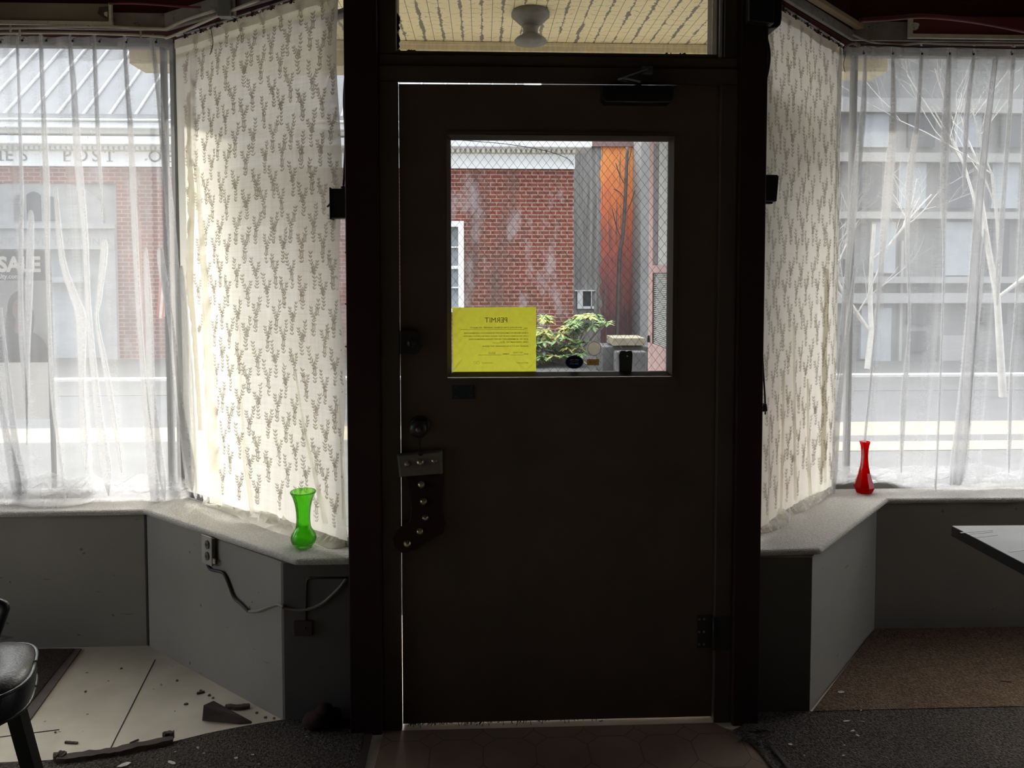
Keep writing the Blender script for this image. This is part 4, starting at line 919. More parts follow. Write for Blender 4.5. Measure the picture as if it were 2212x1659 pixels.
cable([at(u,v,2.74) for u,v in ((1858,44),(1920,40),(1990,35),(2060,40),(2130,50),(2212,66),(2300,84))], .0095, 'red', 'red_tube', 'sagging dark red tube above the right window head', 'tube')
p0, p1 = at(479,44,2.70), at(513,30,2.70)
tag(MB().box((p0.x,2.655,p0.z),(p1.x-.010,2.69,2.70)).box((p1.x-.010,2.665,p0.z+.004),(p1.x,2.69,2.70)).build('hanging_bracket', MT['winframe'], bevel=.002), 'grey upright bracket over the left lace curtain', 'bracket')
# outlet and its wire on the left knee wall
pk = Vector((-.65,2.385,0)); nk = Vector((-.612,-.791,0)).normalized()
def wk(u, v, off=0): return onplane(u, v, pk+nk*off, nk)
def kbox(b, u0, v0, u1, v1, o0, o1, m=0):
    # a box set on the slanted wall face, from offset o0 to o1
    A, B2 = wk(u0,(v0+v1)/2,o0), wk(u1,(v0+v1)/2,o0); za, zb = wk((u0+u1)/2,v1,o0).z, wk((u0+u1)/2,v0,o0).z
    vs = []
    for o in (o0,o1):
        for q, z in ((A,za),(B2,za),(B2,zb),(A,zb)): p = Vector((q.x,q.y,z))+nk*(o-o0); vs.append(p)
    return b.add(vs, [(3,2,1,0),(4,5,6,7),(0,1,5,4),(1,2,6,5),(2,3,7,6),(3,0,4,7)], m)
oc = wk(458,1190)
ou = thing('wall_outlet', (oc.x,oc.y,wk(458,1218).z), 'old surface mounted double outlet on the left knee wall', 'outlet')
kbox(MB(), 447,1158,468,1215, .0005,.0165).build('outlet_box', MT['outletdark'], ou, bevel=.002)
fc = MB(); kbox(fc, 437,1157,459,1219,.017,.0205); face = fc.build('outlet_cover', MT['outlet'], ou, bevel=.002)
for v in (1175,1200):
    c = wk(448,v+1,.021); pts = [c+Vector((.791,-.612,0))*.011*math.cos(2*pi*i/20)+Vector((0,0,.0155))*math.sin(2*pi*i/20) for i in range(20)]
    sk_ = MB().slab(pts, nk*.0035).build('socket', MT['outletdark'], ou)
    s2 = MB()
    for k in (-.004,.004): q = c+nk*.0038+Vector((.791,-.612,0))*k; s2.bar(q+Vector((0,0,-.004)), q+Vector((0,0,.004)), .0016,.001)
    s2.build('socket_slot', MT['blackline'], sk_)
kbox(MB(), 459,1206,467,1217,.012,.0175).build('cord_grip', MT['outlet'], ou, bevel=.001)
cable([wk(u,v,.006) for u,v in ((447,1217),(455,1230),(472,1234),(484,1240),(495,1265),(505,1290),(522,1306),(537,1321)) ], .0052, 'darkcord', 'wall_wiring', 'dark cord sagging from the outlet down the left knee wall', 'cord')
cable([wk(u,v,.006) for u,v in ((537,1321),(560,1319),(580,1311),(600,1306),(611,1311))]+[Vector((-.640,2.376,at(618,1313,2.376).z))]+[at(u,v,2.378) for u,v in ((650,1318),(690,1307),(725,1278),(748,1250))], .0048, 'cord', 'wall_wiring', 'paler cord running on from the corner of the left knee wall to the post', 'cord')
b = MB().tube([at(752,1248,2.379),at(670,1248,2.379),at(664,1252,2.379),at(662,1260,2.379),at(661,1342,2.379)], .0035, 8)
tag(b.build('conduit', MT['darkcord']), 'thin conduit bent down the dark end panel left of the door', 'conduit')
p0, p1 = at(636,1370,2.384), at(677,1338,2.384)
wp = tag(MB().box((p0.x,2.368,p0.z),(p1.x,2.3846,p1.z)).build('wall_plate', MT['darkcord'], bevel=.003), 'small dark plate low on the end panel left of the door', 'plate')
c = at(659,1357,2.367); MB().lathe([(0,-.004),(.003,-.0035),(.004,.001)], c, 12, 'Y').build('plate_button', mat('button_dark_red', (.12,.02,.02)), wp)

# ================================================================== on the floor
def cover(name, pts, z0, z1, m, label, cat, bev=0.0):
    return tag(MB().prism([(p.x,p.y) for p in pts], z0, z1).build(name, MT[m], bevel=bev), label, cat)
F_ = lambda *P: [fl(u,v) for u,v in P]
near = 1.30
li = F_((800,1585),(1000,1578),(1250,1570),(1480,1563),(1545,1566),(1580,1580),(1612,1602),(1640,1630),(1662,1659))
li = [Vector((-.316,2.313,0)),Vector((.748,2.313,0))] + F_((1580,1582),(1606,1598),(1634,1624),(1660,1659)) + [Vector((.79,1.3,0)),Vector((fl(797,1650).x,1.3,0))]
cover('linoleum', li, .0006, .0030, 'lino', 'worn sheet flooring printed with octagons in front of the door', 'linoleum')
arc = F_((612,1560),(560,1568),(505,1578),(450,1589),(390,1604),(330,1619),(260,1632),(180,1642),(90,1649),(0,1653))
gl = [Vector((fl(795,1560).x,2.30,0))]+[Vector((-.425,2.372,0))]+arc+[Vector((-2.2,1.95,0)),Vector((-2.2,1.2,0)),Vector((fl(795,1650).x,1.2,0))]
cover('grey_carpet', gl, .0006, .009, 'greyc', 'dark grey looped carpet with a curved cut edge left of the doorway', 'carpet')
tag(MB().box((fl(792,1600).x-.006,1.2,.0032),(fl(800,1600).x+.004,2.285,.0125)).build('edge_strip', MT['darkcord']), 'narrow metal strip between the left grey carpet and the doorway flooring', 'strip')
bd = fl(1900,1540).y
gr = F_((1664,1659),(1640,1626),(1610,1599),(1584,1582)) + [Vector((.83,2.285,0)),Vector((.90,2.355,0)),Vector((1.083,2.355,0)),Vector((1.096,bd,0)),Vector((3.5,bd,0)),Vector((3.5,1.2,0)),Vector((.84,1.2,0))]
cover('grey_carpet', gr, .0006, .009, 'greyc', 'dark grey looped carpet right of the doorway', 'carpet')
cover('brown_carpet', [Vector((1.091,bd+.002,0)),Vector((1.598,2.900,0)),Vector((3.55,2.872,0)),Vector((3.55,bd+.002,0))], .0006, .011, 'brownc', 'brown looped carpet under the right front window', 'carpet')
p, q = fl(1664,1618), fl(1690,1662)
tag(MB().bar((p.x,p.y,.0128), (q.x+.02,q.y-.05,.0128), .012, .006).build('edge_strip', MT['darkcord']), 'narrow strip along the edge of the right grey carpet', 'strip')
# brown mat with a bound edge in the left bay
mo = F_((176,1404),(66,1557),(-90,1556)) + [Vector((-2.55,2.26,0)),Vector((-2.55,2.875,0)),Vector((fl(120,1405).x,2.880,0))]
mi = F_((160,1406),(46,1549),(-90,1548)) + [Vector((-2.53,2.28,0)),Vector((-2.53,2.868,0)),Vector((fl(108,1407).x,2.872,0))]
ma = thing('door_mat', (mo[2].x,2.5,.001), 'brown floor mat with a bound edge lying under the left front window', 'mat')
MB().prism([(p.x,p.y) for p in mo], .0006, .006).build('mat_binding', MT['matedge'], ma)
MB().prism([(p.x,p.y) for p in mi], .0062, .010).build('mat_pile', MT['mat_'], ma)
# wedge, splinters, chips
w = [fl(436,1557), fl(518,1565), fl(545,1563), fl(462,1545)]
hz = at(452,1524,w[0].y).z
b = MB().add([w[0],w[1],w[2],w[3], w[0]+Vector((0.004,0.004,hz)), w[1]+Vector((0,0,.008)), w[2]+Vector((0,0,.008)), w[3]+Vector((0,0,hz))], [(3,2,1,0),(4,5,6,7),(0,1,5,4),(1,2,6,5),(2,3,7,6),(3,0,4,7)])
tag(b.build('wooden_wedge', MT['splinter'], bevel=.002), 'dark wooden door wedge lying by the corner of the left knee wall', 'wedge')
def stick(name, P, w0, h0, label, seed, cat='splinter', zf0=.0015):
    r = random.Random(seed); S = spline([Vector((p.x,p.y,h0/2+zf0)) for p in P], 5); b = MB(); vs = []; K = len(S)
    for i, p in enumerate(S):
        d = (S[min(i+1,K-1)]-S[max(i-1,0)]).normalized(); n = Vector((-d.y,d.x,0)); ww = w0*r.uniform(.75,1.15)/2*(.45 if i in (0,K-1) else 1); hh = h0*r.uniform(.7,1.1)/2
        vs += [p-n*ww-Vector((0,0,h0/2)), p+n*ww-Vector((0,0,h0/2)), p+n*ww*.9+Vector((0,0,hh)), p-n*ww*.8+Vector((0,0,hh*r.uniform(.6,1)))]
    fs = [(3,2,1,0), tuple(range((K-1)*4,K*4))]
    for i in range(K-1):
        for k in range(4): fs.append((i*4+k,i*4+(k+1)%4,(i+1)*4+(k+1)%4,(i+1)*4+k))
    return tag(b.add(vs, fs).build(name, MT['splinter']), label, cat)
stick('wood_splinter', F_((487,1531),(515,1532),(540,1529)), .018, .012, 'dark wood splinter behind the wedge at the foot of the left knee wall', 1)
st2 = stick('broken_strip', F_((122,1652),(190,1643),(250,1634),(310,1622),(374,1609)), .030, .014, 'long broken wooden strip lying along the curved edge of the left carpet', 2, 'strip', .0095)
stick('wood_splinter', F_((352,1606),(362,1602),(376,1601)), .016, .022, 'short dark splinter at the right end of the broken strip', 3, 'splinter', .0095)
stick('wood_splinter', F_((116,1651),(128,1646),(140,1648)), .022, .020, 'dark splinter at the left end of the broken strip', 4, 'splinter', .0095)
stick('wood_splinter', F_((140,1605),(155,1606),(168,1607)), .008, .004, 'thin brown splinter on the cream floor above the broken strip', 5)
stick('wood_splinter', F_((280,1607),(292,1602),(300,1599)), .004, .003, 'tiny splinter on the cream floor beside the long seam', 6)
stick('wood_splinter', F_((425,1500),(433,1498),(442,1496)), .010, .005, 'small dark scrap on the cream floor near the left knee wall', 7)
for i, (u, v, s) in enumerate(((452,1503,.4),(461,1509,.35),(402,1522,.45),(434,1493,.35),(262,1445,.3),(185,1495,.3),(382,1471,.3),(120,1583,.25),(88,1556,.0),(555,1541,.35),(574,1551,.4),(592,1553,.35))):
    if s == 0: continue
    p = fl(u,v); r_ = random.Random(i+50); n = 7
    s *= .8; pts = [(p.x+.012*s*1.6*r_.uniform(.5,1.1)*math.cos(2*pi*k/n), p.y+.012*s*1.6*r_.uniform(.5,1.1)*math.sin(2*pi*k/n)) for k in range(n)]
    tag(MB().prism(pts, .0008, .004).build('dirt_crumb', MT['crumb']), 'small brown crumb of dirt on the cream floor', 'crumb', 'dirt crumbs on the cream floor')
def chip(u, v, L, Wd, ang, z, label, grp, seed, m='chip'):
    p = fl(u,v,z); r_ = random.Random(seed); n = 6
    pts = []
    for k in range(n):
        a = 2*pi*k/n; x, y = L/2*math.cos(a)*r_.uniform(.75,1.1), Wd/2*math.sin(a)*r_.uniform(.7,1.1)
        pts.append(Vector((p.x+x*math.cos(ang)-y*math.sin(ang), p.y+x*math.sin(ang)+y*math.cos(ang), z+.001+.003*r_.random())))
    tag(MB().slab(pts, (0,0,.0012)).build('paint_chip', MT[m]), label, 'chip', grp)
chip(1817,1497,.030,.018,.1,.011,'largest pale paint chip on the brown carpet beside the right knee wall',None,1)
for i, (u,v,l,w_) in enumerate(((1828,1560,.030,.008),(1842,1581,.020,.007),(1852,1590,.012,.008),(1862,1560,.016,.005),(1822,1634,.012,.008),(1707,1610,.016,.010),(1641,1604,.014,.010),(1824,1612,.006,.006),(1738,1634,.006,.005),(1860,1536,.006,.006))):
    chip(u,v,l,w_,R.uniform(-.5,.5),.009,'small pale paint chip lying on the right grey carpet','paint chips on the right grey carpet',20+i)
for i, (u,v,l,w_) in enumerate(((427,1617,.010,.006),(510,1639,.012,.006),(440,1629,.010,.004),(546,1632,.012,.005),(662,1593,.006,.004),(560,1652,.008,.005),(378,1626,.008,.006))):
    chip(u,v,l,w_,R.uniform(-.8,.8),.009,'tiny pale paint chip lying on the left grey carpet','paint chips on the left grey carpet',40+i)
chip(371,1649,.036,.012,-.5,.009,'longish pale wood chip on the left grey carpet by the broken strip',None,61)
chip(268,1654,.034,.022,.4,.009,'crumpled cream scrap at the near edge of the left carpet',None,62)
chip(97,1560,.008,.008,.2,.0005,'single white paint chip on the cream floor by the mat corner',None,63)
chip(2165,1425,.006,.005,.2,.011,'tiny pale speck on the brown carpet',None,64); 
stick('wood_splinter', F_((2160,1478),(2172,1479),(2184,1480)), .005, .003, 'short dark sliver on the brown carpet at the right', 8, 'splinter', .0112)
b = MB()                                                               # swept leaf litter by the right door post
for i in range(26):
    p = fl(R.uniform(1598,1668), R.uniform(1583,1618)); a = R.uniform(0,pi); l = R.uniform(.006,.022)
    b.bar((p.x-l*math.cos(a),p.y-l*math.sin(a)*.5,.011+R.uniform(0,.008)), (p.x+l*math.cos(a),p.y+l*math.sin(a)*.5,.011+R.uniform(0,.014)), .006, .0016)
tag(b.build('leaf_litter', MT['splinter']), 'dark leaf litter swept against the foot of the right door post', 'litter', kind='stuff')
c = Vector((at(702,1540,2.35).x, 2.335, 0))
b = MB()
for i in range(5): 
    b.lathe([(.0001,.010),(.030-.004*i,.014),(.040-.004*i,.03),(.030-.003*i,.05),(.0001,.058)], (c.x+.016*i-.03,c.y-.008*(i%2),.0+.012*(i%3)-.001), 14)
tag(b.build('dark_bundle', MT['felt']), 'dark crumpled bundle on the floor against the end panel left of the door', 'bundle')

# ================================================================== chair and table
zs = .462
ch_c = fl(-82,1462,zs)
ch = thing('black_chair', (ch_c.x,ch_c.y,0), 'black vinyl chair with a thick round cornered seat at the left edge', 'chair')
ca, sa = math.cos(math.radians(24)), math.sin(math.radians(24))
def seat_pt(a, r, z, ex=3.2):
    c_, s_ = math.cos(a), math.sin(a); q = (abs(c_)**ex+abs(s_)**ex)**(-1/ex)*r
    x, y = q*c_, q*s_; return Vector((ch_c.x+x*ca-y*sa, ch_c.y+x*sa+y*ca, z))
def seat_ring(prof, n=56, m=0, cap=True):
    b = MB(); vs = [seat_pt(2*pi*k/n, r, z) for r, z in prof for k in range(n)]; fs = []
    for i in range(len(prof)-1):
        for k in range(n): fs.append((i*n+k,i*n+(k+1)%n,(i+1)*n+(k+1)%n,(i+1)*n+k))
    return b.add(vs, fs+[list(range(n))[::-1], list(range((len(prof)-1)*n,len(prof)*n))], 0, True)
RS = .152
seat_ring([(RS*.95,zs-.075),(RS*.985,zs-.07),(RS,zs-.04),(RS*.995,zs-.006),(RS*.96,zs+.004),(RS*.85,zs+.016),(RS*.6,zs+.026),(RS*.3,zs+.030),(RS*.02,zs+.031)]).build('seat', MT['vinyl'], ch)
for nm, zz, rr in (('piping',zs-.003,RS*1.005),('lower_piping',zs-.068,RS*.99)):
    ring = [seat_pt(2*pi*k/56, rr, zz) for k in range(57)]; MB().tube(ring, .0045, 8).build(nm, MT['piping'], ch)
seat_ring([(RS*.8,zs-.092),(RS*.8,zs-.0755)]).build('seat_pan', MT['black'], ch)
l0, l1 = at(22,1500,1.93), at(50,1690,1.93)
for sx, sy in ((1,-1),(1,1),(-1,-1),(-1,1)):
    top = Vector((ch_c.x+sx*.070, ch_c.y+sy*.075, zs-.088)); bot = Vector((ch_c.x+sx*.115, ch_c.y+sy*.125, .0150))
    MB().bar(top, bot, .036, .030, up=(0,1,0)).build('leg', MT['black'], ch)
b = MB()
rp0 = at(16,1303,ch_c.y+.10); 
b.tube(spline([Vector((rp0.x-.05,rp0.y,zs+.005)), at(-8,1372,rp0.y), at(8,1326,rp0.y), at(11,1312,rp0.y), at(2,1304,rp0.y), at(-40,1296,rp0.y), at(-150,1296,rp0.y), at(-166,1312,rp0.y), at(-158,1372,rp0.y), Vector((at(-118,1372,rp0.y).x,rp0.y,zs+.008))],6), .011, 10)
b.build('backrest', MT['vinyl'], ch)
pA, pB = at(-150,1302,rp0.y), at(-4,1352,rp0.y)
MB().box((pA.x,rp0.y-.006,pB.z),(pB.x,rp0.y+.010,pA.z)).build('back_pad', MT['vinyl'], ch, bevel=.005)
zt = .742
T0 = fl(2055,1135,zt); T1 = fl(2330,1133,zt); Td = (fl(2212,1217,zt)-T0).normalized(); tw_ = T1-T0; TL = 1.05
tc = T0+Td*TL/2+tw_/2
tb = thing('cafe_table', (tc.x,tc.y,0), 'grey laminate topped table with a dark edge at the right of the picture', 'table')
poly = [(p.x,p.y) for p in (T0, T0+Td*TL, T0+Td*TL+tw_, T1)]
MB().prism([(p.x,p.y) for p in (T0+Td*.003+tw_*.003, T0+Td*(TL-.003)+tw_*.003, T0+Td*(TL-.003)+tw_*.997, T0+Td*.003+tw_*.997)], zt-.0015, zt).build('table_top', MT['laminate'], tb)
MB().prism(poly, zt-.030, zt-.0016).build('table_edge', MT['tedge'], tb, bevel=.001)
MB().lathe([(.028,.03),(.028,.70),(.10,.711)], (tc.x,tc.y,0), 20).build('pedestal', MT['blackmetal'], tb)
b = MB(); b.bar((tc.x-.26,tc.y,.025),(tc.x+.26,tc.y,.025),.06,.028); b.bar((tc.x,tc.y-.26,.025),(tc.x,tc.y+.26,.025),.06,.028); b.build('foot', MT['blackmetal'], tb)
                                                                        # lifting shreds of film on the table
for (u, v, l) in ((2110,1149,.10),(2118,1152,.08),(2132,1159,.07),(2200,1190,.06)):
    p = fl(u,v,zt); b = MB().bar((p.x-l/2,p.y-.006,zt+.0004), (p.x+l/2,p.y+.010,zt+.0004), .005, .0005); b.build('film_shred', MT['signw'], tb)

# ================================================================== outside: porch, pavement, road
oc_ = MB().box((-1.75,2.53,2.62),(2.1,3.86,2.70)); struct(oc_.build('porch_ceiling', MT['peel']))
b = MB().box((-1.75,3.80,2.50),(2.1,3.98,2.66)).box((-1.75,3.77,2.575),(2.1,3.80,2.618)).box((-1.75,3.765,2.60),(2.1,3.77,2.618))
struct(b.build('porch_beam', MT['fascia'], bevel=.006))
struct(MB().box((-4.3,3.02,2.70),(4.7,3.10,6.5)).build('upper_wall', MT['outerwall']))
struct(MB().box((-1.8,3.10,2.66),(2.15,4.0,2.75)).build('porch_roof', MT['outerwall']))
FY = 3.33
fx = at(1146,60,FY)
px = lambda d: d*FY/1600
pl_ = thing('porch_light', (fx.x,FY,2.62-.2), 'grey porcelain lamp holder hanging under the peeling porch ceiling', 'lamp')
zb_ = at(1146,97,FY).z
zt_ = 2.6195
hh = zt_-zb_
MB().lathe([(px(39),0),(px(41),-hh*.06),(px(41),-hh*.16),(px(36),-hh*.22),(px(27),-hh*.34),(px(19),-hh*.44)], (fx.x,FY,zt_), 28).build('canopy', MT['porcelain'], pl_)
MB().lathe([(px(19),-hh*.44),(px(16),-hh*.54),(px(16),-hh*.64),(px(20),-hh*.72)], (fx.x,FY,zt_), 28).build('neck', MT['porcelain'], pl_)
MB().lathe([(px(20),-hh*.72),(px(30),-hh*.80),(px(35),-hh*.88),(px(34),-hh*.94),(px(20),-hh*.97),(px(16),-hh)], (fx.x,FY,zt_), 28).build('lamp_socket', MT['porcelain'], pl_)
struct(MB().box((-4.3,2.32,-.12),(4.7,3.98,-.012)).build('doorway_ground', MT['walk']))
struct(MB().box((-30,3.98,-.14),(30,6.62,-.03)).build('sidewalk', MT['walk']))
struct(MB().box((-30,6.62,-.14),(30,7.25,-.035)).build('kerb_cream', MT['kerb']))
struct(MB().box((.9,6.02,-.030),(9.0,6.34,-.024)).build('pavement_band', MT['kerb']))
struct(MB().box((-30,7.25,-.30),(30,9.55,-.10)).build('road', MT['road']))
struct(MB().box((-30,9.55,-.30),(30,10.8,-.095)).build('road_lane', MT['walk']))
struct(MB().box((-30,10.8,-.30),(30,10.97,-.06)).build('kerb_far', MT['kerbw']))
struct(MB().box((-30,10.97,-.30),(30,40,-.08)).build('sidewalk_far', MT['walk']))

# pink storm door standing open in the doorway
pd0 = Vector((.775,2.47,0)); pd1 = Vector((at(1408,600,3.38).x,3.38,0))
sdv = (pd1-pd0).normalized(); sdn = Vector((sdv.y,-sdv.x,0))
sd = thing('storm_door', (pd0.x,pd0.y,0), 'pink painted storm door standing open outside, seen at the right of the wired glass', 'door')
def sdbox(b, s0, s1, z0, z1, t=.016, off=0):
    P = [pd0+sdv*s0-sdn*t+sdn*off, pd0+sdv*s1-sdn*t+sdn*off, pd0+sdv*s1+sdn*t+sdn*off, pd0+sdv*s0+sdn*t+sdn*off]; return b.prism([(p.x,p.y) for p in P], z0, z1)
Lsd = (pd1-pd0).length; zc_ = lambda v, Y=3.3: at(1420,v,Y).z
sdbox(MB(), Lsd-.085, Lsd, .0, 2.10).build('stile', MT['pinkw'], sd, bevel=.003); sdbox(MB(), 0, .085, .0, 2.10).build('stile', MT['pinkw'], sd, bevel=.003)
for za, zb2 in ((2.03,2.10),(zc_(590),zc_(573)),(.90,zc_(742)),(.0,.16)): sdbox(MB(), .085, Lsd-.085, za, zb2).build('rail', MT['pinkw'], sd, bevel=.003)
sdbox(MB(), Lsd-.185, Lsd-.086, zc_(573), 2.0299, .0155).build('dark_slot', MT['slotd'], sd)
sdbox(MB(), .086, Lsd-.186, zc_(573), 2.0299, .015).build('upper_panel', MT['screen'], sd)
b = MB(); z = zc_(740)
while z < zc_(592): sdbox(b, .085, Lsd-.090, z, z+.0035, .010); z += .0085
sdbox(b, .085, Lsd-.090, zc_(742), zc_(590), .002)
b.build('louvre_grille', MT['screen'], sd)
sdbox(MB(), .085, Lsd-.085, .16, .90, .008).build('lower_panel', MT['pinkw'], sd)
b = MB()
for k in range(3): sdbox(b, .10, Lsd-.10, zc_(800-k*9)-.012, zc_(800-k*9), .010)
b.build('lower_slats', MT['screen'], sd)
MB().tube([pd1-sdv*.04-sdn*.022+Vector((0,0,zc_(741))), pd1-sdv*.042-sdn*.024+Vector((0,0,zc_(726)))], .006, 8).build('pull_handle', MT['blackmetal'], sd)

# estate agent's board on a post before the left window
yq = 3.62
q0, q1 = at(-200,541,yq), at(102,900,yq)
sg = thing('sale_sign', (at(108,900,yq).x,yq,-.03), 'estate board with a SALE panel and a portrait, standing outside the left front window', 'sign')
MB().box((at(105,700,yq).x,yq-.010,-.03),(at(111,700,yq).x,yq+.012,at(100,541,yq).z)).build('sign_post', MT['black'], sg)
sx1 = at(103,700,yq).x; sx0 = sx1-.66
za, zb2, zc2, zd = at(50,541,yq).z, at(50,606,yq).z, at(50,783,yq).z, at(50,905,yq).z
ba = MB().box((sx0,yq-.006,zb2),(sx1,yq+.006,za)).build('sale_panel', MT['signd'], sg)
b = MB(); c = at(-2,586,yq)
b.text('SALE', .098, lambda q: Vector((c.x+q.x*.95, yq-.008, c.z+q.y)), 0, 0, 'LEFT', 1.0, .004)
b.text('FOR', .098, lambda q: Vector((c.x-.035+q.x*.95, yq-.008, c.z+q.y)), 0, 0, 'RIGHT', 1.0, .004)
b.text('realty.com', .030, lambda q: Vector((c.x+.100+q.x, yq-.008, c.z-.034+q.y)), 0, 0, 'RIGHT', 1.0, .0006)
b.build('sale_lettering', MT['signw'], ba)
po = MB().box((sx0,yq-.006,zc2),(sx1,yq+.006,zb2)).build('portrait_panel', MT['signg'], sg)
def disc(b, u, v, ru, rv, off, n=28, cut=None):
    pts = []
    for k in range(n):
        a = 2*pi*k/n; p = at(u+ru*math.cos(a), v+rv*math.sin(a), yq); p.y = yq-off
        if cut and p.z < cut: p.z = cut
        pts.append(p)
    return b.slab(pts, (0,-.0008,0))
b = MB(); disc(b,45,666,27,38,.0065); disc(b,28,700,14,40,.0065); disc(b,66,694,10,34,.0065); b.build('hair', MT['hair'], po)
b = MB(); disc(b,47,771,62,60,.0085,36,zc2+.003); b.build('jacket', MT['jacket'], po)
b = MB(); b.slab([at(34,690,yq-.0095),at(60,690,yq-.0095),at(64,712,yq-.0095),at(50,724,yq-.0095),at(32,718,yq-.0095)], (0,-.0006,0)); disc(b,47,669,17,25,.0105); b.build('face', MT['skin'], po)
b = MB(); disc(b,40,659,3.2,1.6,.0125); disc(b,55,659,3.2,1.6,.0125); b.bar(at(35,654,yq-.0125),at(44,653,yq-.0125),.0012,.0022); b.bar(at(51,653,yq-.0125),at(60,654,yq-.0125),.0012,.0022); disc(b,47,640,16,6,.0122); b.build('eyes_and_brow', MT['hair'], po)
b = MB(); disc(b,47.5,681,7,2.2,.0125); b.build('mouth', MT['lips'], po)
MB().box((sx0,yq-.006,zd),(sx1,yq+.006,zc2)).build('blank_panel', MT['signw'], sg)

# ================================================================== across the street
PY = 13.5
def pz(v, Y=PY): return at(1106,v,Y).z
def pxx(u, Y=PY, v=500): return at(u,v,Y).x
XE = pxx(1239,PY,520)
po_ = thing('post_office', (-4,PY,-.08), 'red brick post office with white cornice and grey seamed roof across the street', 'building')
wL, wR_, wB, wT = pxx(900), pxx(1002,PY,560), .0, pz(478)
b = MB()                                                # brick front with openings left for the windows and the entrance
zf = pz(365)
eX0, eX1 = pxx(-260,PY,600), pxx(255,PY,600)
aX0, aX1 = pxx(480,PY,600), pxx(640,PY,600)
def front(x0, x1, z0, z1): b.box((x0,PY,z0),(x1,PY+.35,z1))
front(-15,eX0,-.08,zf); front(eX0,eX1,pz(400),zf); front(eX1,aX0,-.08,zf); front(aX0,aX1,-.08,.75); front(aX0,aX1,pz(490),zf); front(aX1,wL,-.08,zf); front(wL,wR_,-.08,.75); front(wL,wR_,wT,zf); front(wR_,XE,-.08,zf)
b.build('brick_wall', MT['brick'], po_)
MB().box((-15,PY+.35,-.08),(XE-.02,21.9,4.2)).build('rear_block', MT['stucco'], po_)
fr_ = MB(); fr_.box((-15,PY-.05,zf),(pxx(1241.5,PY,350),PY+.3,pz(334)))
fz = fr_.build('frieze', MT['white'], po_)
b = MB()
def serif(body, u, v, size, track, m=0):
    c = at(u, v, PY-.052)
    b.text(body, size, lambda q: Vector((c.x+q.x, PY-.056, c.z+q.y)), 0, 0, 'CENTER', track, .002)
LZ = {'E':'I','T':'I','P':'I','F':'I','I':'I'}
lettering = [('U',-560),('N',-520),('I',-485),('T',-450),('E',-410),('D',-375),('S',-320),('T',-280),('A',-240),('T',-200),('E',-160),('S',-120),('T',2),('E',20),('S',52),('P',145),('O',176),('S',207),('T',237),('O',335),('F',368),('F',400),('I',428),('C',458),('E',490)]
for ch_, u in lettering:
    if u < -130: continue
    v = 347 + .012*(u-0)
    v0 = 347+.018*u*.5
    b = MB(); serif(ch_, u, v0, .30, 1.0)
    c = at(u, v0, PY-.052); hC = .205
    if ch_ in 'TPFI':
        b.box((c.x-.055,PY-.058,c.z),(c.x+.055,PY-.055,c.z+.014))
    if ch_ in 'ET':
        b.box((c.x+(.058 if ch_ == 'E' else .068),PY-.058,c.z+hC-.05),(c.x+(.072 if ch_ == 'E' else .082),PY-.055,c.z+hC))
        if ch_ == 'T': b.box((c.x-.082,PY-.058,c.z+hC-.05),(c.x-.068,PY-.055,c.z+hC))
    b.build('letter', MT['letter'], fz)
b = MB().box((-15,PY-.06,pz(334)),(pxx(1247,PY-.1,330),PY+.3,pz(318)))
x = -9.0
de = b.build('dentil_band', MT['dentil'], po_)  # shade between the dentils is put into this darker backing colour
b = MB(); step = .0775
x = pxx(1243,PY-.12,326); 
while x > -9.5: b.box((x-.052,PY-.13,pz(331)),(x,PY-.061,pz(320))); x -= step*1.17
b.build('dentils', MT['white'], de)
b = MB().box((-15,PY-.32,pz(318,PY-.3)),(pxx(1279,PY-.3,310),PY+.4,pz(300,PY-.3))).box((-15,PY-.22,pz(300)),(pxx(1270,PY-.2,300),PY+.4,pz(284))).box((-15,PY-.42,pz(284,PY-.4)),(pxx(1285,PY-.4,280),PY+.4,pz(270,PY-.4)))
b.box((-15,PY-.46,pz(270,PY-.4)),(pxx(1286,PY-.4,280),PY+.0,pz(264,PY-.4)))
b.build('cornice', MT['white'], po_, bevel=.02)
re0, re1 = Vector((0,PY-.40,pz(266,PY-.4)+.05)), Vector((0,21.0,11.2))
xr_ = 1.13
b = MB().add([(-15,re0.y,re0.z),(xr_,re0.y,re0.z),(-1.6,re1.y,re1.z),(-15,re1.y,re1.z),(-15,21.95,4.0),(xr_,21.95,4.0),(xr_,re0.y,4.0),(-15,re0.y,4.0)], [(0,1,2,3),(3,2,5,4),(1,6,5,2),(0,3,4,7)])  # hip end cut back to let the sun strip past
ro = b.build('roof', MT['slate'], po_)
b = MB(); x = xr_-.05
dr = (re1-re0)
while x > -14.5:
    tt = min(.99, (xr_-x)/2.73); b.bar((x,re0.y,re0.z+.015),(x,re0.y+dr.y*tt,re0.z+dr.z*tt+.015),.030,.04); x -= .44
b.build('roof_seams', MT['seam'], ro)
MB().box((-15,re0.y-.01,re0.z-.02),(xr_,re0.y+.03,re0.z+.05)).build('gutter', MT['seam'], ro)
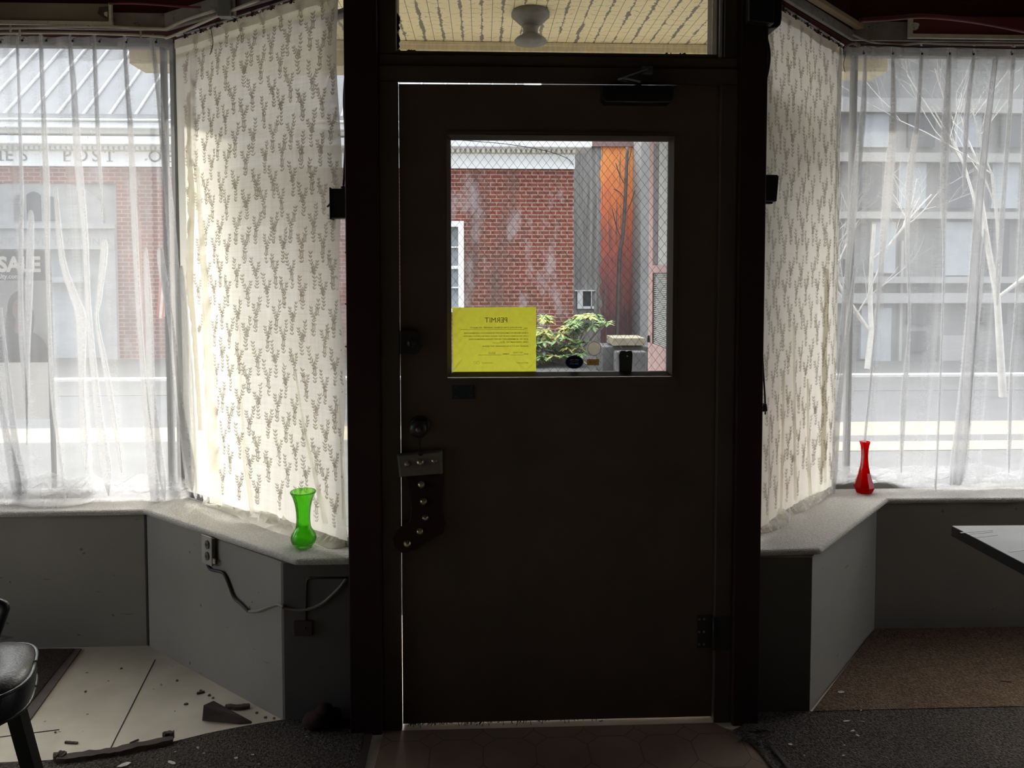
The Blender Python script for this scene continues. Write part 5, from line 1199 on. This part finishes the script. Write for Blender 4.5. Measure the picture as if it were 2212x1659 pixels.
def sash(name, x0, x1, z0, z1, cols, rows, label=None):
    f = MB(); w_ = .10
    f.box((x0,PY-.03,z0),(x0+w_,PY+.20,z1)); f.box((x1-w_,PY-.03,z0),(x1,PY+.20,z1)); f.box((x0+w_,PY-.03,z1-w_),(x1-w_,PY+.20,z1)); f.box((x0+w_,PY-.05,z0),(x1-w_,PY+.20,z0+.08))
    for i in range(1,cols): xx = x0+w_+(x1-x0-2*w_)*i/cols; f.box((xx-.012,PY+.06,z0+.08),(xx+.012,PY+.10,z1-w_))
    for j in range(1,rows): zz = z0+.08+(z1-w_-z0-.08)*j/rows; f.box((x0+w_,PY+.061,zz-(.03 if j*2 == rows else .012)),(x1-w_,PY+.101,zz+(.03 if j*2 == rows else .012)))
    o = f.build('sash_window', MT['white'], po_)
    MB().box((x0+w_,PY+.11,z0+.08),(x1-w_,PY+.13,z1-w_)).build('pane', MT['paneG'], o)
sash('w', wL, wR_, .75, wT, 3, 4); sash('w', aX0, aX1, .75, pz(490), 3, 4)
# white entrance with a fanlight and a second sign
en = MB().box((eX0,PY-.10,pz(540)),(eX1,PY+.30,pz(488)))
en.box((eX0-.04,PY-.16,pz(497)),(eX1+.04,PY-.10,pz(486)))
xc = pxx(78,PY,450)
for s in (0,1): en.box((eX0 if not s else eX1-.20,PY-.08,-.08),(eX0+.20 if not s else eX1,PY+.3,pz(540)))
en.box((pxx(62,PY,600)-.05,PY-.02,pz(610)),(pxx(180,PY,600),PY+.3,pz(598)))
pts = [(xc-1.15,pz(488)),(xc+1.15,pz(488))]+[(xc+1.15*math.cos(a), pz(455)+.52*math.sin(a)) for a in [pi*k/14 for k in range(15)]]
en.slab([(x_,PY+.02,z_) for x_,z_ in pts], (0,.20,0))
en.box((eX0,PY+.06,pz(488)),(eX1,PY+.3,pz(400)-.0))
eo = en.build('entrance_surround', MT['stone'], po_)
b = MB()
for k, (ua, ub, h_) in enumerate(((30,50,425),(57,88,418),(95,127,428))):
    xa, xb = pxx(ua,PY,450), pxx(ub,PY,450); za_, zb_ = pz(480), pz(h_)
    n_ = 8; arcp = [(xa+(xb-xa)*i/n_, zb_-(.16*(1-math.sin(pi*(.15+.7*i/n_))) if k != 1 else .06*(1-math.sin(pi*i/n_)))) for i in range(n_+1)]
    b.slab([(xa,PY+.005,za_),(xb,PY+.005,za_)]+[(q[0],PY+.005,q[1]) for q in reversed(arcp)], (0,.01,0))
b.build('fanlight_panes', MT['paneD'], eo)
b = MB(); c = at(150,530,PY-.102)
b.text('WEST VIRGINIA', .185, lambda q: Vector((at(72,530,PY).x+q.x*.98, PY-.104, c.z+q.y)), 0, 0, 'LEFT', 1.12, .001)
b.text('OCE', .185, lambda q: Vector((at(38,530,PY).x+q.x, PY-.104, c.z+q.y)), 0, 0, 'RIGHT', 1.1, .001)
b.build('entrance_lettering', MT['letter'], eo)
b = MB().box((eX0+.20,PY+.22,-.08),(eX1-.20,PY+.26,pz(540))); b.build('entrance_doors', MT['paneG'], eo)
fgp = at(366,690,PY-.5)
fg = thing('flag', (at(368,690,PY-.5).x,PY,1.6), 'faded red and white striped flag hanging from a pole on the brick post office', 'flag')
MB().tube([at(369,690,PY-.002), at(366,560,PY-.62)], .018, 8).build('flag_pole', MT['winframe'], fg)
b = MB()
for k in range(7):
    ua, ub = 344+k*5.6, 344+(k+1)*5.6
    da, db = 6*math.sin(k*.9), 6*math.sin((k+1)*.9)
    b.slab([at(ua,604+da+k*2,PY-.6), at(ub,604+db+k*2,PY-.6), at(ub-6,682+db,PY-.55), at(ua-6,682+da,PY-.55)], (0,.006,0), k % 2)
b.build('flag_cloth', [mat('flag_red', (.42,.13,.09)), mat('flag_pale', (.60,.52,.44))], fg)

# boarded building behind the corner, with a small window
BY = 15.0
bw = thing('boarded_building', (2.0,BY,-.08), 'weathered plank building with worn orange and red paint beyond the brick corner', 'building')
bx0, bx1 = XE+.012, pxx(1383,BY,500)
MB().box((bx0,BY,-.08),(bx1,BY+.6,pz(316,BY))).build('plank_wall', MT['boards'], bw)
MB().box((bx0,BY-.06,pz(316,BY)),(bx1,BY+.6,pz(304,BY))).build('eave_board', MT['pinkw'], bw)
f = MB(); q0, q1 = at(1247,667,BY-.02), at(1283,629,BY-.02)
f.box((q0.x-.06,BY-.05,q1.z),(q1.x+.02,BY-.001,q1.z+.02)); f.box((q0.x,BY-.04,q0.z),(q0.x+.11,BY-.001,q1.z)); f.box((q1.x-.06,BY-.04,q0.z),(q1.x-.045,BY-.001,q1.z)); f.box((q0.x+.11,BY-.04,q0.z),(q1.x,BY-.001,q0.z+.05))
fo = f.build('small_window', MT['white'], bw); MB().box((q0.x+.11,BY-.012,q0.z+.05),(q1.x-.06,BY-.002,q1.z)).build('pane', MT['paneD'], fo)
b = MB(); r_ = random.Random(9)
q = at(1355,318,BY-.5); S_ = [Vector((q.x,BY-.5,q.z)), at(1352,400,BY-.5), at(1346,500,BY-.5), at(1338,560,BY-.5), at(1334,700,BY-.5), Vector((at(1332,760,BY-.5).x,BY-.5,-.08))]
b.tube(spline(S_,4), [.03+.0006*i for i in range(21)], 6)
for (u0,v0,u1,v1,u2,v2) in ((1351,400,1340,380,1330,352),(1348,470,1362,440,1372,410),(1350,430,1338,415,1326,408),(1344,520,1332,490,1322,450),(1352,360,1360,340,1364,322)):
    b.tube(spline([at(u0,v0,BY-.5),at(u1,v1,BY-.52),at(u2,v2,BY-.55)],4), .010, 5)
tag(b.build('bare_sapling', MT['barkd']), 'thin bare sapling in front of the red boarded wall', 'sapling')
# pale pier, then the long grey shop front to the right
NY = 12.6
nb = thing('grey_storefront', (6,NY,-.08), 'long grey storefront building with ledges and dark windows across the street on the right', 'building')
nx0 = pxx(1384,14.2,500)
MB().box((nx0,14.2,-.08),(nx0+.28,14.98,4.6)).build('corner_pier', MT['stucco2'], nb)
MB().box((nx0+.28,14.25,-.08),(3.4,14.98,6.4)).build('side_wing', MT['stucco'], nb)
sx_ = max(pxx(1760,NY,500), 3.4+1.25)
b = MB(); wins = []
rows = ((pz(742,NY),pz(690,NY)),(pz(590,NY),pz(480,NY)),(pz(380,NY),pz(250,NY)))
MB().box((sx_-1.2,NY+.12,-.08),(16,20,8.2)).build('wall', MT['stucco'], nb)
for v0_, v1_, m_ in ((656,634,'stucco2'),(612,598,'stucco2'),(470,455,'stucco2'),(345,325,'stucco2'),(236,205,'stucco2')):
    MB().box((sx_-1.2,NY-.05,pz(v0_,NY)),(16,NY+.12,pz(v1_,NY))).build('ledge', MT[m_], nb)
for i, (u0,u1,va,vb,m_) in enumerate(((1822,1842,650,560,'paneD'),(1858,1876,775,660,'paneG'),(1885,1925,800,665,'paneG'),(1940,1952,800,520,'stucco2'),(1960,2010,700,620,'paneD'),(1965,2000,760,715,'paneD'),(2030,2095,780,725,'stucco2'),(2036,2100,595,480,'paneG'),(1880,1935,590,480,'paneG'),(2120,2180,700,480,'paneD'),(2195,2250,720,650,'paneD'),(1850,1905,450,350,'paneD'),(1940,2000,450,350,'paneG'),(2040,2100,450,350,'paneD'),(2140,2200,450,350,'paneG'),(1860,1920,318,240,'paneG'),(1960,2020,318,240,'paneD'),(2060,2120,318,240,'paneG'),(2160,2220,318,240,'paneD'))):
    p, q = at(u0,va,NY+.08), at(u1,vb,NY+.08)
    MB().box((p.x,NY+.06,p.z),(q.x,NY+.12,q.z)).build('shop_window' if m_ != 'stucco2' else 'panel', MT[m_], nb)
# added blocks farther back, shaped to let only strips of sun reach the shop
tag(MB().box((1.76,22,-.08),(4.19,22.3,11.4)).box((4.50,22,-.08),(16,22.3,11.7)).box((4.19,22,-.08),(4.50,22.3,10.45)).box((-9,22.0,-.08),(.96,22.3,11.6)).build('sun_blocker', MT['stucco']), 'added tall grey block behind the storefront buildings, shaping the sun strips', 'building')
# concrete steps and low wall
cw = MB().box((pxx(1296,11.4,760),11.2,-.08),(pxx(1398,11.4,760),11.8,pz(748,11.3))).box((pxx(1330,11.0,760),10.95,-.08),(pxx(1396,11.0,760),11.2,pz(760,11.0)))
tag(cw.build('concrete_steps', MT['walk'], bevel=.02), 'low grey concrete steps beside the bush, behind the dark box in the door window', 'steps')
tag(MB().box((pxx(1325,11.1,740),11.12,pz(747.5,11.1)),(pxx(1394,11.1,740),11.7,pz(732,11.1))).build('stone_slab', MT['kerb']), 'beige slab lying on the concrete steps', 'slab')
# rhododendron
bu = thing('rhododendron_bush', (at(1230,760,12.4).x,12.4,-.08), 'leafy green and yellow bush in front of the brick corner', 'bush')
r_ = random.Random(4); fo = MB(); st_ = MB()
def leaf3(b, base, d, up, L, w_, m):
    d = d.normalized(); s_ = d.cross(up).normalized(); u_ = s_.cross(d)
    P = [base, base+d*L*.3+s_*w_*.8-u_*.004, base+d*L*.65+s_*w_-u_*L*.05, base+d*L-u_*L*.16, base+d*L*.65-s_*w_-u_*L*.05, base+d*L*.3-s_*w_*.8-u_*.004, base+d*L*.55-u_*L*.0+u_*.012]
    b.add(P, [(0,1,6),(1,2,6),(2,3,6),(3,4,6),(4,5,6),(5,0,6)], m)
zone = []
for i in range(330):
    u = r_.uniform(1120,1312); top_v = 672+ (1315-u)*.02 + (32 if u < 1175 else 0) + (30 if 1185 < u < 1225 else 0) + (14 if u > 1300 else 0)
    v = top_v + 6 + (r_.random()**1.1)*150
    if u > 1262 and v > 705: continue
    Y = r_.uniform(11.95,12.9); zone.append(at(u,v,Y))
for c in zone:
    if c.z < 0: continue
    mth = 1 if r_.random() < .26 else 0
    if r_.random() < .12: mth = 2
    for k in range(r_.randint(6,9)):
        a = 2*pi*k/8+r_.uniform(-.3,.3); d = Vector((math.cos(a), math.sin(a), r_.uniform(-.55,.25)))
        leaf3(fo, c, d, Vector((0,0,1)), r_.uniform(.13,.21), r_.uniform(.022,.034), mth)
    if r_.random() < .5: st_.tube([c, Vector((bu.location.x+(c.x-bu.location.x)*.4, 12.4, max(0,c.z*.45-.1))), Vector((bu.location.x+(c.x-bu.location.x)*.15,12.4,-.08))], [.007,.012,.02], 5)
fo.build('foliage', [MT['leafA'],MT['leafB'],MT['leafC']], bu, flip=False); st_.build('stems', MT['stem'], bu)
# bare tree in the right window
def tree(name, base, label, seed, h=5.2, spread=.62, m='bark', lean=0.0, dep=5):
    r = random.Random(seed); b = MB()
    def br(p, d, L, rad, k):
        n = 4; pts = [p]; q = p.copy(); dd = d.copy()
        for i in range(n):
            dd = (dd+Vector((r.uniform(-.16,.16),r.uniform(-.16,.16),r.uniform(-.05,.14)))).normalized(); q = q+dd*L/n; pts.append(q.copy())
        b.tube(pts, [rad*(1-.35*i/n) for i in range(n+1)], 6 if k > 2 else 4, 0, False)
        if k == 0: return
        for j in range(3 if k > 1 else 2):
            t = r.choice((1,2,3,4)); ax = Vector((r.uniform(-1,1),r.uniform(-.6,.6),r.uniform(-.25,.8)))
            br(pts[t], (dd*.75+ax*spread*1.4).normalized(), L*r.uniform(.55,.78), rad*(1-.35*t/n)*.58, k-1)
    br(Vector(base), Vector((lean,0,1)), h*.42, .05, dep)
    return tag(b.build(name, MT[m]), label, 'tree')
tree('bare_tree', (at(2168,800,9.0).x, 9.0, -.1), 'bare pale branched tree outside the right front window', 12, 6.0, .8, 'bark', -.05)
tree('bare_tree', (at(1925,800,10.9).x, 11.6, -.08), 'bare tree against the grey storefront, left of the paler tree', 23, 5.6, .75, 'bark', .05)
# overhead wire
MB().tube(spline([at(900,296,PY-.43),at(1010,304,PY-.40),at(1100,312,PY-.36),at(1180,326,PY-.26),at(1225,342,PY-.12),at(1239,356,PY-.052)],5), .006, 5).build('drooping_wire', MT['black'], po_)
